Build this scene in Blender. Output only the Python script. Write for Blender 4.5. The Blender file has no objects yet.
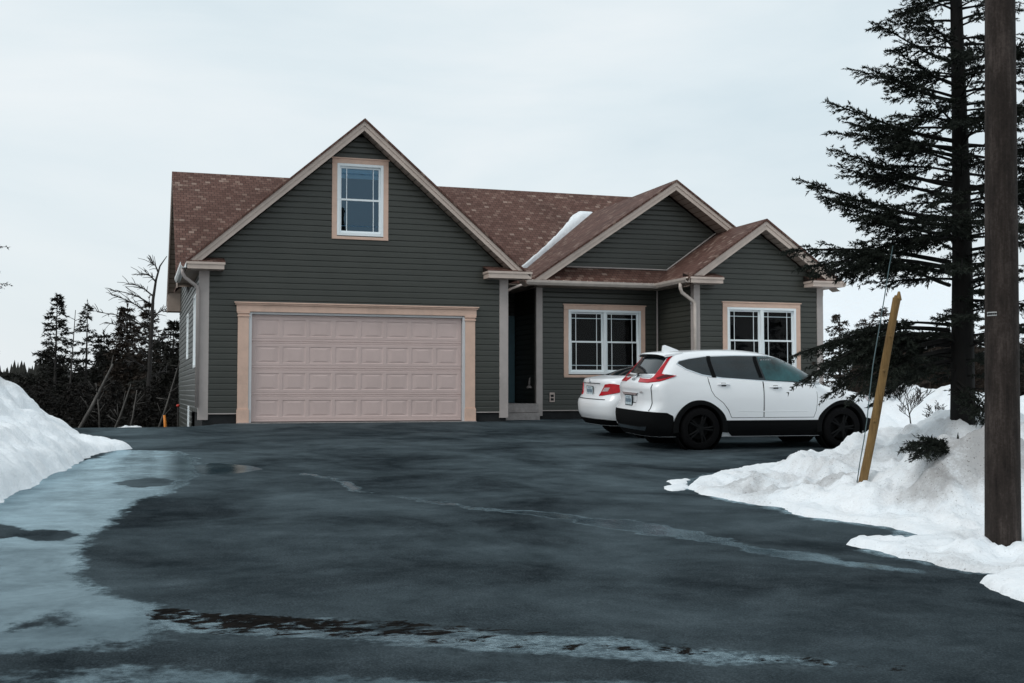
import bpy, bmesh, math, random
import numpy as np
from mathutils import Vector, Matrix, Euler
from mathutils.geometry import delaunay_2d_cdt

random.seed(7)
SC = bpy.context.scene
COL = SC.collection
PI = math.pi

# ------------------------------------------------------------------ survey
# one-time survey of the photograph: used only to read real positions off it
FOC, CX, CY = 1165.0, 512.0, 341.5
YAW = math.radians(17.93)
PIT = math.atan((391 - CY) / FOC)
EYE = np.array([0, 0, .71])
_fw = np.array([math.sin(YAW) * math.cos(PIT), math.cos(YAW) * math.cos(PIT), math.sin(PIT)])
_rt = np.array([math.cos(YAW), -math.sin(YAW), 0.0])
_up = np.cross(_rt, _fw)


def ray(u, v):
    return _fw + _rt * (u - CX) / FOC + _up * (CY - v) / FOC


def atF(u, v, F):
    return EYE + ray(u, v) * F


def gz(Y):
    return -.036 * max(0.0, 25.5 - Y)


def ong(u, v):
    r = ray(u, v)
    t = (.71 + .036 * 25.5) / (.036 * r[1] - r[2])
    p = EYE + r * t
    if p[1] > 25.5:
        t = -.71 / r[2]
        p = EYE + r * t
    return p


# ------------------------------------------------------------------ noise
def _hash(ix, iy, seed):
    n = (ix.astype(np.int64) * 374761393 + iy.astype(np.int64) * 668265263 + seed * 1442695041) & 0x7fffffff
    n = ((n ^ (n >> 13)) * 1274126177) & 0x7fffffff
    return ((n ^ (n >> 16)) & 0xffff) / 65535.0


def vnoise(x, y, seed=0):
    ix, iy = np.floor(x), np.floor(y)
    fx, fy = x - ix, y - iy
    fx = fx * fx * (3 - 2 * fx)
    fy = fy * fy * (3 - 2 * fy)
    a, b = _hash(ix, iy, seed), _hash(ix + 1, iy, seed)
    c, d = _hash(ix, iy + 1, seed), _hash(ix + 1, iy + 1, seed)
    return (a * (1 - fx) + b * fx) * (1 - fy) + (c * (1 - fx) + d * fx) * fy


def fbm(x, y, seed=0, octv=5):
    s, a, t = 0, .5, 0
    for k in range(octv):
        s = s + a * (vnoise(x * 2 ** k + 17.3 * k, y * 2 ** k - 9.1 * k, seed + k) - .5)
        a *= .5
    return s


def sstep(a, b, x):
    t = np.clip((x - a) / (b - a), 0, 1)
    return t * t * (3 - 2 * t)


def sdist(px, py, poly):
    """signed distance, positive inside"""
    P = np.asarray(poly, float)
    d = np.full(px.shape, 1e9)
    ins = np.zeros(px.shape, bool)
    for i in range(len(P)):
        x0, y0 = P[i]
        x1, y1 = P[(i + 1) % len(P)]
        ex, ey = x1 - x0, y1 - y0
        t = np.clip(((px - x0) * ex + (py - y0) * ey) / (ex * ex + ey * ey + 1e-12), 0, 1)
        d = np.minimum(d, (px - x0 - t * ex) ** 2 + (py - y0 - t * ey) ** 2)
        c = ((y0 > py) != (y1 > py)) & (px < (x1 - x0) * (py - y0) / (y1 - y0 + 1e-12) + x0)
        ins ^= c
    d = np.sqrt(d)
    return np.where(ins, d, -d)


def dline(px, py, pts):
    d = np.full(px.shape, 1e9)
    for i in range(len(pts) - 1):
        x0, y0 = pts[i][:2]
        x1, y1 = pts[i + 1][:2]
        ex, ey = x1 - x0, y1 - y0
        t = np.clip(((px - x0) * ex + (py - y0) * ey) / (ex * ex + ey * ey + 1e-12), 0, 1)
        d = np.minimum(d, (px - x0 - t * ex) ** 2 + (py - y0 - t * ey) ** 2)
    return np.sqrt(d)


# ------------------------------------------------------------------ materials
class NT:
    def __init__(s, m):
        s.m = m
        m.use_nodes = True
        s.t = m.node_tree
        s.t.nodes.clear()

    def n(s, typ, props=None, **inp):
        x = s.t.nodes.new(typ)
        for k, v in (props or {}).items():
            setattr(x, k, v)
        for k, v in inp.items():
            key = int(k[1:]) if k[0] == 'i' and k[1:].isdigit() else k.replace('_', ' ')
            if isinstance(v, tuple) and len(v) == 2 and hasattr(v[0], 'outputs'):
                s.t.links.new(v[0].outputs[v[1]], x.inputs[key])
            elif hasattr(v, 'outputs'):
                s.t.links.new(v.outputs[0], x.inputs[key])
            else:
                x.inputs[key].default_value = v
        return x

    def ramp(s, fac, stops, interp='LINEAR'):
        r = s.n('ShaderNodeValToRGB')
        s.t.links.new(fac.outputs[0] if hasattr(fac, 'outputs') else fac[0].outputs[fac[1]], r.inputs[0])
        e = r.color_ramp
        e.interpolation = interp
        while len(e.elements) < len(stops):
            e.elements.new(.5)
        for el, (p, c) in zip(e.elements, stops):
            el.position = p
            el.color = (c, c, c, 1) if not isinstance(c, tuple) else (c + (1,))[:4]
        return r

    def mix(s, fac, a, b, blend='MIX'):
        x = s.n('ShaderNodeMix', {'data_type': 'RGBA', 'blend_type': blend})
        for key, v in ((0, fac), (6, a), (7, b)):
            if hasattr(v, 'outputs'):
                s.t.links.new(v.outputs[0], x.inputs[key])
            elif isinstance(v, tuple) and len(v) == 2 and hasattr(v[0], 'outputs'):
                s.t.links.new(v[0].outputs[v[1]], x.inputs[key])
            elif isinstance(v, tuple):
                x.inputs[key].default_value = (v + (1,))[:4]
            else:
                x.inputs[key].default_value = v
        return (x, 2)

    def math(s, op, a, b=0.0, clamp=False):
        x = s.n('ShaderNodeMath', {'operation': op, 'use_clamp': clamp})
        for key, v in ((0, a), (1, b)):
            if hasattr(v, 'outputs'):
                s.t.links.new(v.outputs[0], x.inputs[key])
            elif isinstance(v, tuple):
                s.t.links.new(v[0].outputs[v[1]], x.inputs[key])
            else:
                x.inputs[key].default_value = v
        return x

    def out(s, sh, disp=None):
        o = s.n('ShaderNodeOutputMaterial')
        s.t.links.new(sh.outputs[0], o.inputs[0])


def M_plain(name, col, rough=.5, spec=.5, var=.12, scale=6.0, bump=0.0, bscale=60., metal=0., coat=0., dirt=0.):
    m = bpy.data.materials.new(name)
    t = NT(m)
    co = t.n('ShaderNodeTexCoord')
    nz = t.n('ShaderNodeTexNoise', Vector=(co, 3), Scale=scale, Detail=5., Roughness=.6)
    lo = tuple(c * (1 - var) for c in col)
    hi = tuple(min(1, c * (1 + var)) for c in col)
    c = t.ramp(nz, [(.3, lo), (.7, hi)])
    colr = c
    if dirt:
        n2 = t.n('ShaderNodeTexNoise', Vector=(co, 3), Scale=scale * .35, Detail=8., Roughness=.7)
        f = t.ramp(n2, [(.5, 0.), (.75, dirt)])
        colr = t.mix(f, c, tuple(x * .45 for x in col))
    b = t.n('ShaderNodeBsdfPrincipled', Roughness=rough, Metallic=metal)
    t.t.links.new(colr.outputs[0] if hasattr(colr, 'outputs') else colr[0].outputs[colr[1]], b.inputs['Base Color'])
    b.inputs['Specular IOR Level'].default_value = spec
    b.inputs['Coat Weight'].default_value = coat
    b.inputs['Coat Roughness'].default_value = .04
    if bump:
        n3 = t.n('ShaderNodeTexNoise', Vector=(co, 3), Scale=bscale, Detail=4.)
        bp = t.n('ShaderNodeBump', Strength=bump, Distance=.01, Height=n3)
        t.t.links.new(bp.outputs[0], b.inputs['Normal'])
    t.out(b)
    return m


def M_siding():
    m = bpy.data.materials.new('siding_green')
    t = NT(m)
    co = t.n('ShaderNodeTexCoord')
    nz = t.n('ShaderNodeTexNoise', Vector=(co, 3), Scale=1.3, Detail=6., Roughness=.65)
    mp = t.n('ShaderNodeMapping', Vector=(co, 3), Scale=(1.2, 1.2, 60.))
    grain = t.n('ShaderNodeTexNoise', Vector=mp, Scale=3., Detail=3.)
    c = t.ramp(nz, [(.3, (.035, .0375, .031)), (.7, (.045, .0475, .040))])
    c2 = t.mix(.2, c, grain, 'OVERLAY')
    b = t.n('ShaderNodeBsdfPrincipled', Roughness=.42)
    t.t.links.new(c2[0].outputs[2], b.inputs['Base Color'])
    b.inputs['Specular IOR Level'].default_value = .5
    bp = t.n('ShaderNodeBump', Strength=.15, Distance=.004, Height=grain)
    t.t.links.new(bp.outputs[0], b.inputs['Normal'])
    t.out(b)
    return m


def M_shingle():
    m = bpy.data.materials.new('shingles')
    t = NT(m)
    uv = t.n('ShaderNodeUVMap')
    br = t.n('ShaderNodeTexBrick', {'offset': .5, 'offset_frequency': 2, 'squash': 1., 'squash_frequency': 2}, Vector=uv, Scale=1., Mortar_Size=.006, Mortar_Smooth=.3, Bias=0.,
             Brick_Width=.15, Row_Height=.125)
    br.inputs['Color1'].default_value = (0, 0, 0, 1)
    br.inputs['Color2'].default_value = (1, 1, 1, 1)
    br.inputs['Mortar'].default_value = (.3, .3, .3, 1)
    tab = t.ramp(br, [(0., (.104, .052, .041)), (.2, (.118, .061, .048)), (.42, (.130, .069, .055)), (.62, (.142, .077, .062)), (.78, (.160, .092, .074)), (.90, (.20, .128, .103)), (.965, (.26, .18, .148))], 'CONSTANT')
    big = t.n('ShaderNodeTexNoise', Vector=uv, Scale=.8, Detail=4.)
    tone = t.ramp(big, [(.3, .8), (.7, 1.1)])
    c = t.mix(1., tab, tone, 'MULTIPLY')
    gr = t.n('ShaderNodeTexNoise', Vector=uv, Scale=160., Detail=2.)
    grr = t.ramp(gr, [(.3, .7), (.7, 1.25)])
    c2 = t.mix(1., c, grr, 'MULTIPLY')
    line = t.mix((br, 1), c2, (.018, .011, .009))
    b = t.n('ShaderNodeBsdfPrincipled', Roughness=.85)
    t.t.links.new(line[0].outputs[2], b.inputs['Base Color'])
    b.inputs['Specular IOR Level'].default_value = .2
    # each course steps down to the next: saw-tooth height up the slope
    sep = t.n('ShaderNodeSeparateXYZ', Vector=uv)
    row = t.math('FRACT', t.math('DIVIDE', (sep, 1), .125))
    inv = t.math('SUBTRACT', 1., row)
    h = t.math('ADD', inv, t.math('MULTIPLY', (br, 0), .3))
    bp = t.n('ShaderNodeBump', Strength=.9, Distance=.014, Height=h)
    t.t.links.new(bp.outputs[0], b.inputs['Normal'])
    t.out(b)
    return m


def M_snow(name, dirtcol=(.30, .29, .285)):
    m = bpy.data.materials.new(name)
    t = NT(m)
    co = t.n('ShaderNodeTexCoord')
    at = t.n('ShaderNodeAttribute', {'attribute_name': 'dirt'})
    n1 = t.n('ShaderNodeTexNoise', Vector=(co, 3), Scale=2.2, Detail=9., Roughness=.72)
    n2 = t.n('ShaderNodeTexNoise', Vector=(co, 3), Scale=38., Detail=5., Roughness=.7)
    base = t.ramp(n1, [(.3, (.80, .85, .89)), (.65, (.90, .92, .94))])
    s1 = t.math('ADD', t.math('MULTIPLY', n1, .8), t.math('MULTIPLY', n2, .45))
    f = t.math('MULTIPLY', t.math('SUBTRACT', t.math('ADD', s1, t.math('MULTIPLY', (at, 2), .55)), .80), 3.0, True)
    f2 = t.math('MULTIPLY', f, t.math('MULTIPLY', (at, 2), .85, True))
    c = t.mix(f2, base, dirtcol)
    vo = t.n('ShaderNodeTexNoise', Vector=(co, 3), Scale=55., Detail=2., Roughness=.5)
    sp = t.math('MULTIPLY', t.ramp(vo, [(.665, 0.), (.70, 1.)]), t.math('MULTIPLY', (at, 2), 1.1, True))
    c = t.mix(sp, c, (.10, .085, .075))
    b = t.n('ShaderNodeBsdfPrincipled', Roughness=.7)
    t.t.links.new(c[0].outputs[2], b.inputs['Base Color'])
    b.inputs['Specular IOR Level'].default_value = .25
    b.inputs['Subsurface Weight'].default_value = .0
    n3 = t.n('ShaderNodeTexNoise', Vector=(co, 3), Scale=9., Detail=8., Roughness=.65)
    bp = t.n('ShaderNodeBump', Strength=.55, Distance=.06, Height=n3)
    bp2 = t.n('ShaderNodeBump', Strength=.3, Distance=.01, Height=n2, Normal=bp)
    t.t.links.new(bp2.outputs[0], b.inputs['Normal'])
    t.out(b)
    return m


def M_asphalt():
    m = bpy.data.materials.new('asphalt')
    t = NT(m)
    co = t.n('ShaderNodeTexCoord')
    wet = t.n('ShaderNodeAttribute', {'attribute_name': 'wet'})
    crk = t.n('ShaderNodeAttribute', {'attribute_name': 'crack'})
    rip = t.n('ShaderNodeAttribute', {'attribute_name': 'ripple'})
    nA = t.n('ShaderNodeTexNoise', Vector=(co, 3), Scale=.45, Detail=8., Roughness=.6, Distortion=.6)
    nB = t.n('ShaderNodeTexNoise', Vector=(co, 3), Scale=2.4, Detail=10., Roughness=.72)
    nC = t.n('ShaderNodeTexNoise', Vector=(co, 3), Scale=75., Detail=4., Roughness=.75)
    nE = t.n('ShaderNodeTexNoise', Vector=(co, 3), Scale=1.1, Detail=10., Roughness=.68, Distortion=.9)
    nG = t.n('ShaderNodeTexNoise', Vector=(co, 3), Scale=14., Detail=6., Roughness=.7)
    # wet mask: surveyed distance (m) frayed by noise
    e = t.math('ADD', (wet, 2), t.math('MULTIPLY', t.math('SUBTRACT', nB, .5), .55))
    e = t.math('ADD', e, t.math('MULTIPLY', t.math('SUBTRACT', nG, .5), .22))
    e = t.math('ADD', e, t.math('MULTIPLY', t.math('SUBTRACT', nE, .5), .35))
    wm = t.n('ShaderNodeMapRange', {'interpolation_type': 'SMOOTHSTEP'}, Value=e, i1=-.05, i2=.10)
    mpk = t.n('ShaderNodeMapping', Vector=(co, 3), Scale=(1.0, 2.0, 1.))
    nK = t.n('ShaderNodeTexNoise', Vector=mpk, Scale=2.6, Detail=11., Roughness=.74, Distortion=.5)
    ck = t.math('ADD', (crk, 2), t.math('MULTIPLY', t.math('SUBTRACT', nK, .5), 1.25))
    ck = t.math('ADD', ck, t.math('MULTIPLY', t.math('SUBTRACT', nG, .5), .35))
    cm = t.n('ShaderNodeMapRange', {'interpolation_type': 'SMOOTHSTEP'}, Value=ck, i1=-.02, i2=.08)
    base = t.ramp(nA, [(.34, (.015, .021, .025)), (.66, (.034, .043, .049))])
    base = t.mix(.45, base, t.ramp(nB, [(.34, (.007, .010, .0125)), (.68, (.054, .066, .074))]))
    base = t.mix(1., base, t.ramp(nE, [(.32, .72), (.68, 1.3)]), 'MULTIPLY')
    base = t.mix(1., base, t.ramp(nC, [(.36, .45), (.52, .95), (.68, 1.75)]), 'MULTIPLY')
    wcol = t.mix(wm, base, (.012, .022, .030))
    col = t.mix(cm, wcol, t.ramp(nG, [(.35, (.004, .004, .004)), (.65, (.014, .0115, .010))]))
    rdry = t.ramp(nB, [(.3, .36), (.7, .55)])
    rwet = t.ramp(nE, [(.35, .07), (.65, .20)])
    r = t.mix(wm, rdry, rwet)
    hb = t.mix(wm, nC, (.5, .5, .5))
    bp = t.n('ShaderNodeBump', Strength=.6, Distance=.006)
    t.t.links.new(hb[0].outputs[2], bp.inputs['Height'])
    rs = t.math('ADD', .14, t.math('MULTIPLY', (rip, 2), .5))
    bp2 = t.n('ShaderNodeBump', Strength=rs, Distance=.03, Height=nB, Normal=bp)
    bp3 = t.n('ShaderNodeBump', Strength=t.math('MULTIPLY', (rip, 2), .9), Distance=.012, Height=nG, Normal=bp2)
    d = t.n('ShaderNodeBsdfDiffuse', Roughness=.6)
    t.t.links.new(col[0].outputs[2], d.inputs[0]); t.t.links.new(bp.outputs[0], d.inputs['Normal'])
    g = t.n('ShaderNodeBsdfGlossy', Color=(.72, .92, 1.0, 1))
    t.t.links.new(r[0].outputs[2], g.inputs['Roughness']); t.t.links.new(bp3.outputs[0], g.inputs['Normal'])
    fr = t.n('ShaderNodeFresnel', IOR=1.33)
    amt = t.mix(wm, t.ramp(nA, [(.36, .01), (.64, .16)]), t.mix(.5, t.ramp(nE, [(.34, .30), (.64, 1.0)]), t.ramp(nB, [(.35, .45), (.62, 1.0)])))
    amt = t.mix(cm, amt, (.01, .01, .01))
    f = t.math('MULTIPLY', fr, t.math('MULTIPLY', (amt[0], 2), 1.30))
    f = t.math('MULTIPLY', f, t.math('ADD', 1., t.math('MULTIPLY', (rip, 2), t.ramp(nG, [(.40, -.3), (.56, 1.3)]))), True)
    mx = t.n('ShaderNodeMixShader', i0=f, i1=d, i2=g)
    t.out(mx)
    return m


def M_glass(name, tint=(.75, .85, .88), ior=1.35, rcol=(1, 1, 1), rough=.015):
    m = bpy.data.materials.new(name)
    t = NT(m)
    tr = t.n('ShaderNodeBsdfTransparent', Color=tint + (1,))
    gl = t.n('ShaderNodeBsdfGlossy', Color=rcol + (1,), Roughness=rough)
    fr = t.n('ShaderNodeFresnel', IOR=ior)
    co = t.n('ShaderNodeTexCoord')
    nz = t.n('ShaderNodeTexNoise', Vector=(co, 3), Scale=1.6, Detail=2.)
    bp = t.n('ShaderNodeBump', Strength=.06, Distance=.03, Height=nz)
    t.t.links.new(bp.outputs[0], gl.inputs['Normal'])
    mx = t.n('ShaderNodeMixShader', i0=fr, i1=tr, i2=gl)
    t.out(mx)
    return m


def M_needles(name, a, b_, tr=.2):
    m = bpy.data.materials.new(name)
    t = NT(m)
    co = t.n('ShaderNodeTexCoord')
    n1 = t.n('ShaderNodeTexNoise', Vector=(co, 3), Scale=3.5, Detail=5., Roughness=.7)
    n2 = t.n('ShaderNodeTexNoise', Vector=(co, 3), Scale=40., Detail=2.)
    f = t.math('ADD', t.math('MULTIPLY', n1, .7), t.math('MULTIPLY', n2, .3))
    c = t.ramp(f, [(.35, a), (.65, b_)])
    d = t.n('ShaderNodeBsdfPrincipled', Roughness=.7, Base_Color=c)
    d.inputs['Specular IOR Level'].default_value = .15
    t.out(d)
    return m


def M_bark(name, a, b_, stretch=.12, scale=9.):
    m = bpy.data.materials.new(name)
    t = NT(m)
    co = t.n('ShaderNodeTexCoord')
    mp = t.n('ShaderNodeMapping', Vector=(co, 3), Scale=(1., 1., stretch))
    n1 = t.n('ShaderNodeTexNoise', Vector=mp, Scale=scale, Detail=8., Roughness=.7)
    n2 = t.n('ShaderNodeTexNoise', Vector=mp, Scale=scale * 5, Detail=5., Roughness=.7)
    n3 = t.n('ShaderNodeTexNoise', Vector=(co, 3), Scale=1.7, Detail=4.)
    f = t.math('ADD', t.math('MULTIPLY', n1, .45), t.math('MULTIPLY', n2, .3))
    f = t.math('ADD', f, t.math('MULTIPLY', n3, .25))
    c = t.ramp(f, [(.38, a), (.62, b_)])
    d = t.n('ShaderNodeBsdfPrincipled', Roughness=.85, Base_Color=c)
    d.inputs['Specular IOR Level'].default_value = .2
    bp = t.n('ShaderNodeBump', Strength=.7, Distance=.012, Height=n2)
    t.t.links.new(bp.outputs[0], d.inputs['Normal'])
    t.out(d)
    return m


MAT = {
    'siding': M_siding(),
    'shingle': M_shingle(),
    'fascia': M_plain('fascia_beige', (.56, .46, .40), .5, .4, .07, 3., dirt=.5),
    'trim': M_plain('trim_pink_beige', (.70, .485, .385), .55, .35, .07, 4., dirt=.4),
    'corner': M_plain('corner_grey_beige', (.44, .39, .37), .5, .4, .07, 3., dirt=.4),
    'soffit': M_plain('soffit_beige', (.40, .32, .27), .6, .3, .1, 4.),
    'gutter': M_plain('gutter_beige', (.56, .49, .44), .4, .5, .08, 5., dirt=.5),
    'gutterwhite': M_plain('gutter_white', (.8, .82, .82), .4, .5, .06, 5., dirt=.5),
    'garagedoor': M_plain('garage_door_mauve', (.61, .475, .445), .5, .35, .05, 2., bump=.05, bscale=200.),
    'white': M_plain('vinyl_white', (.88, .93, .95), .35, .5, .03, 3.),
    'whitejamb': M_plain('jamb_white', (.62, .62, .63), .4, .5, .05, 3.),
    'found': M_plain('foundation_dark', (.022, .023, .024), .8, .2, .3, 5., bump=.4, bscale=40.),
    'concrete': M_plain('step_concrete', (.34, .31, .30), .85, .2, .2, 9., bump=.4, bscale=80., dirt=.5),
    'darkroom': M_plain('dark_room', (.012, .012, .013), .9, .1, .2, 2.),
    'blind': M_plain('blind_cloth', (.75, .80, .82), .8, .2, .05, 8.),
    'dooralu': M_plain('door_teal_frame', (.12, .22, .26), .4, .5, .08, 5.),
    'doorpanel': M_plain('door_dark', (.02, .024, .026), .4, .5, .1, 5.),
    'rubber': M_plain('black_rubber', (.005, .005, .0055), .9, .08, .15, 20.),
    'asphalt': M_asphalt(),
    'snow': M_snow('snow_clean'),
    'glass': M_glass('window_glass', (.8, .86, .88), 1.22),
    'glassskytint': M_glass('upper_glass_sky_tint', (.45, .66, .78), 2.0, (.50, .76, 1.)),  # blue tint paints the reflected sky into the gable pane
    'paint': M_plain('car_paint_white', (.84, .86, .88), .3, .5, .015, 1.5, coat=.7),
    'clad': M_plain('car_black_plastic', (.005, .0055, .006), .8, .08, .1, 25.),
    'seam': M_plain('panel_gap', (.02, .02, .022), .8, .1, .1, 10.),
    'chrome': M_plain('chrome', (.62, .64, .66), .18, .5, .04, 10., metal=1.),
    'alloy': M_plain('dark_alloy', (.006, .0064, .007), .7, .1, .08, 10.),
    'redlamp': M_plain('red_lamp', (.42, .004, .012), .2, .3, .25, 14.),
    'darkredlamp': M_plain('dark_red_lamp', (.07, .003, .006), .2, .3, .2, 14.),
    'lampclear': M_plain('clear_lamp', (.42, .34, .35), .2, .4, .2, 20.),
    'carglass': M_plain('car_glass_dark', (.010, .017, .021), .04, .5, .35, 2.5),
    'carglasslit': M_plain('car_glass_painted_light', (.016, .062, .068), .05, .4, .85, 1.8),  # teal base paints daylight seen through the cabin onto an opaque pane
    'plate': M_plain('plate_pale_blue', (.52, .62, .66), .4, .5, .3, 30.),
    'plateink': M_plain('plate_ink', (.05, .10, .16), .5, .4, .2, 30.),
    'needles': M_needles('spruce_needles', (.008, .011, .009), (.022, .027, .020)),
    'needlesbrown': M_needles('brown_spruce_needles', (.024, .019, .015), (.050, .038, .030)),
    'needlesfar': M_needles('far_needles', (.013, .014, .012), (.030, .029, .024)),
    'bark': M_bark('spruce_bark', (.005, .005, .005), (.014, .013, .012)),
    'barkgrey': M_bark('grey_bark', (.06, .056, .053), (.19, .18, .17)),
    'barkdark': M_bark('dark_twig', (.03, .028, .027), (.06, .055, .052)),
    'polewood': M_bark('pole_wood', (.014, .010, .009), (.085, .068, .063), .05, 14.),
    'stake': M_bark('yellow_peeled_wood', (.11, .066, .028), (.29, .178, .070), .06, 14.),
    'cable': M_plain('cable', (.06, .10, .11), .5, .4, .1, 10.),
    'tag': M_plain('metal_tag', (.42, .42, .42), .35, .5, .1, 40., metal=.6),
    'orange': M_plain('orange_marker', (.75, .25, .03), .5, .4, .1, 10.),
    'red': M_plain('red_marker', (.6, .05, .03), .5, .4, .1, 10.),
    'outlet': M_plain('outlet_beige', (.52, .42, .38), .5, .4, .06, 10.),
    'brush': M_needles('undergrowth', (.010, .010, .009), (.026, .022, .019)),
}


def M_pole():
    m = bpy.data.materials.new('pole_wood')
    t = NT(m)
    co = t.n('ShaderNodeTexCoord')
    mp = t.n('ShaderNodeMapping', Vector=(co, 3), Scale=(1., 1., .035))
    n1 = t.n('ShaderNodeTexNoise', Vector=mp, Scale=26., Detail=8., Roughness=.75)
    mp2 = t.n('ShaderNodeMapping', Vector=(co, 3), Scale=(1., 1., .4))
    n2 = t.n('ShaderNodeTexNoise', Vector=mp2, Scale=5., Detail=9., Roughness=.72)
    n3 = t.n('ShaderNodeTexNoise', Vector=(co, 3), Scale=45., Detail=5., Roughness=.7)
    f = t.math('ADD', t.math('MULTIPLY', n1, .35), t.math('MULTIPLY', n2, .45))
    f = t.math('ADD', f, t.math('MULTIPLY', n3, .2))
    c = t.ramp(f, [(.36, (.009, .007, .006)), (.5, (.030, .023, .020)), (.64, (.088, .070, .063))])
    chk = t.ramp(n1, [(.30, (.25, .25, .25)), (.38, (1., 1., 1.))])
    c = t.mix(1., c, chk, 'MULTIPLY')
    d = t.n('ShaderNodeBsdfPrincipled', Roughness=.85)
    t.t.links.new(c[0].outputs[2], d.inputs['Base Color'])
    d.inputs['Specular IOR Level'].default_value = .2
    bp = t.n('ShaderNodeBump', Strength=.9, Distance=.015, Height=n1)
    bp2 = t.n('ShaderNodeBump', Strength=.4, Distance=.008, Height=n3, Normal=bp)
    t.t.links.new(bp2.outputs[0], d.inputs['Normal'])
    t.out(d)
    return m


MAT['polewood'] = M_pole()


def M_floor():
    m = bpy.data.materials.new('forest_floor')
    t = NT(m)
    co = t.n('ShaderNodeTexCoord')
    n1 = t.n('ShaderNodeTexNoise', Vector=(co, 3), Scale=.5, Detail=9., Roughness=.7)
    n2 = t.n('ShaderNodeTexNoise', Vector=(co, 3), Scale=9., Detail=6., Roughness=.7)
    c = t.ramp(n2, [(.3, (.014, .012, .010)), (.7, (.045, .036, .028))])
    f = t.ramp(n1, [(.66, 0.), (.7, 1.)])
    c = t.mix(f, c, (.7, .74, .78))
    b = t.n('ShaderNodeBsdfPrincipled', Roughness=.9)
    t.t.links.new(c[0].outputs[2], b.inputs['Base Color'])
    bp = t.n('ShaderNodeBump', Strength=.8, Distance=.08, Height=n2)
    t.t.links.new(bp.outputs[0], b.inputs['Normal'])
    t.out(b)
    return m


MAT['floor'] = M_floor()


# ------------------------------------------------------------------ mesh kit
def tag(o, label=None, cat=None, group=None, kind=None):
    if label: o['label'] = label
    if cat: o['category'] = cat
    if group: o['group'] = group
    if kind: o['kind'] = kind
    return o


def thing(name, label, cat, loc=(0, 0, 0), rot=(0, 0, 0), group=None):
    o = bpy.data.objects.new(name, None)
    COL.objects.link(o)
    o.location = loc
    o.rotation_euler = rot
    return tag(o, label, cat, group)


class MB:
    def __init__(s):
        s.v, s.f, s.uv = [], [], []

    def add(s, vs, fs, uvs=None):
        b = len(s.v)
        s.v += [tuple(map(float, p)) for p in vs]
        s.f += [tuple(b + i for i in f) for f in fs]
        if uvs is not None:
            s.uv += [tuple(u) for u in uvs]
        elif s.uv:
            s.uv += [(0, 0)] * len(vs)

    def box(s, x0, x1, y0, y1, z0, z1):
        x0, x1 = sorted((x0, x1)); y0, y1 = sorted((y0, y1)); z0, z1 = sorted((z0, z1))
        s.add([(x0, y0, z0), (x1, y0, z0), (x1, y1, z0), (x0, y1, z0), (x0, y0, z1), (x1, y0, z1), (x1, y1, z1), (x0, y1, z1)],
              [(0, 3, 2, 1), (4, 5, 6, 7), (0, 1, 5, 4), (1, 2, 6, 5), (2, 3, 7, 6), (3, 0, 4, 7)])

    def prism(s, top, d, uvf=None):
        """polygon extruded by vector d"""
        n = len(top)
        bot = [tuple(np.array(p) + np.array(d)) for p in top]
        vs = list(top) + bot
        fs = [tuple(range(n)), tuple(range(2 * n - 1, n - 1, -1))] + [(i, n + i, n + (i + 1) % n, (i + 1) % n) for i in range(n)]
        s.add(vs, fs, [uvf(p) for p in vs] if uvf else None)

    def tube(s, pts, radii, n=8, cap=True):
        pts = [Vector(p) for p in pts]
        if not hasattr(radii, '__len__'): radii = [radii] * len(pts)
        rings = []
        prev = None
        for i, p in enumerate(pts):
            d = (pts[min(i + 1, len(pts) - 1)] - pts[max(i - 1, 0)])
            if d.length < 1e-9: d = Vector((0, 0, 1))
            d.normalize()
            ref = prev if prev is not None else (Vector((1, 0, 0)) if abs(d.x) < .8 else Vector((0, 1, 0)))
            a = (ref - d * ref.dot(d)).normalized()
            b = d.cross(a)
            prev = a
            rings.append([p + (a * math.cos(2 * PI * k / n) + b * math.sin(2 * PI * k / n)) * radii[i] for k in range(n)])
        vs = [q for r in rings for q in r]
        fs = [(i * n + k, i * n + (k + 1) % n, (i + 1) * n + (k + 1) % n, (i + 1) * n + k) for i in range(len(rings) - 1) for k in range(n)]
        if cap: fs += [tuple(range(n - 1, -1, -1)), tuple((len(rings) - 1) * n + k for k in range(n))]
        s.add(vs, fs)

    def lathe(s, prof, axis='y', n=32, c=(0, 0, 0)):
        """prof: (r, h) pairs, closed into a loop"""
        vs = []
        for k in range(n):
            a = 2 * PI * k / n
            for r, h in prof:
                if axis == 'y': vs.append((c[0] + r * math.cos(a), c[1] + h, c[2] + r * math.sin(a)))
                else: vs.append((c[0] + r * math.cos(a), c[1] + r * math.sin(a), c[2] + h))
        m = len(prof)
        fs = [(k * m + j, k * m + (j + 1) % m, ((k + 1) % n) * m + (j + 1) % m, ((k + 1) % n) * m + j) for k in range(n) for j in range(m)]
        s.add(vs, fs)

    def build(s, name, mat, parent=None, smooth=False, bevel=0., sharp=None):
        me = bpy.data.meshes.new(name)
        me.from_pydata(s.v, [], s.f)
        if s.uv:
            l = me.uv_layers.new(name='UVMap')
            idx = np.empty(len(me.loops), int)
            me.loops.foreach_get('vertex_index', idx)
            l.data.foreach_set('uv', np.array(s.uv, float)[idx].ravel())
        bm = bmesh.new(); bm.from_mesh(me)
        bmesh.ops.recalc_face_normals(bm, faces=bm.faces)
        bm.to_mesh(me); bm.free()
        me.materials.append(MAT[mat])
        if smooth:
            me.polygons.foreach_set('use_smooth', [True] * len(me.polygons))
            if sharp: me.set_sharp_from_angle(angle=math.radians(sharp))
        o = bpy.data.objects.new(name, me)
        COL.objects.link(o)
        if parent: o.parent = parent
        if bevel:
            md = o.modifiers.new('Bevel', 'BEVEL')
            md.width = bevel; md.segments = 2; md.limit_method = 'ANGLE'
        return o


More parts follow.
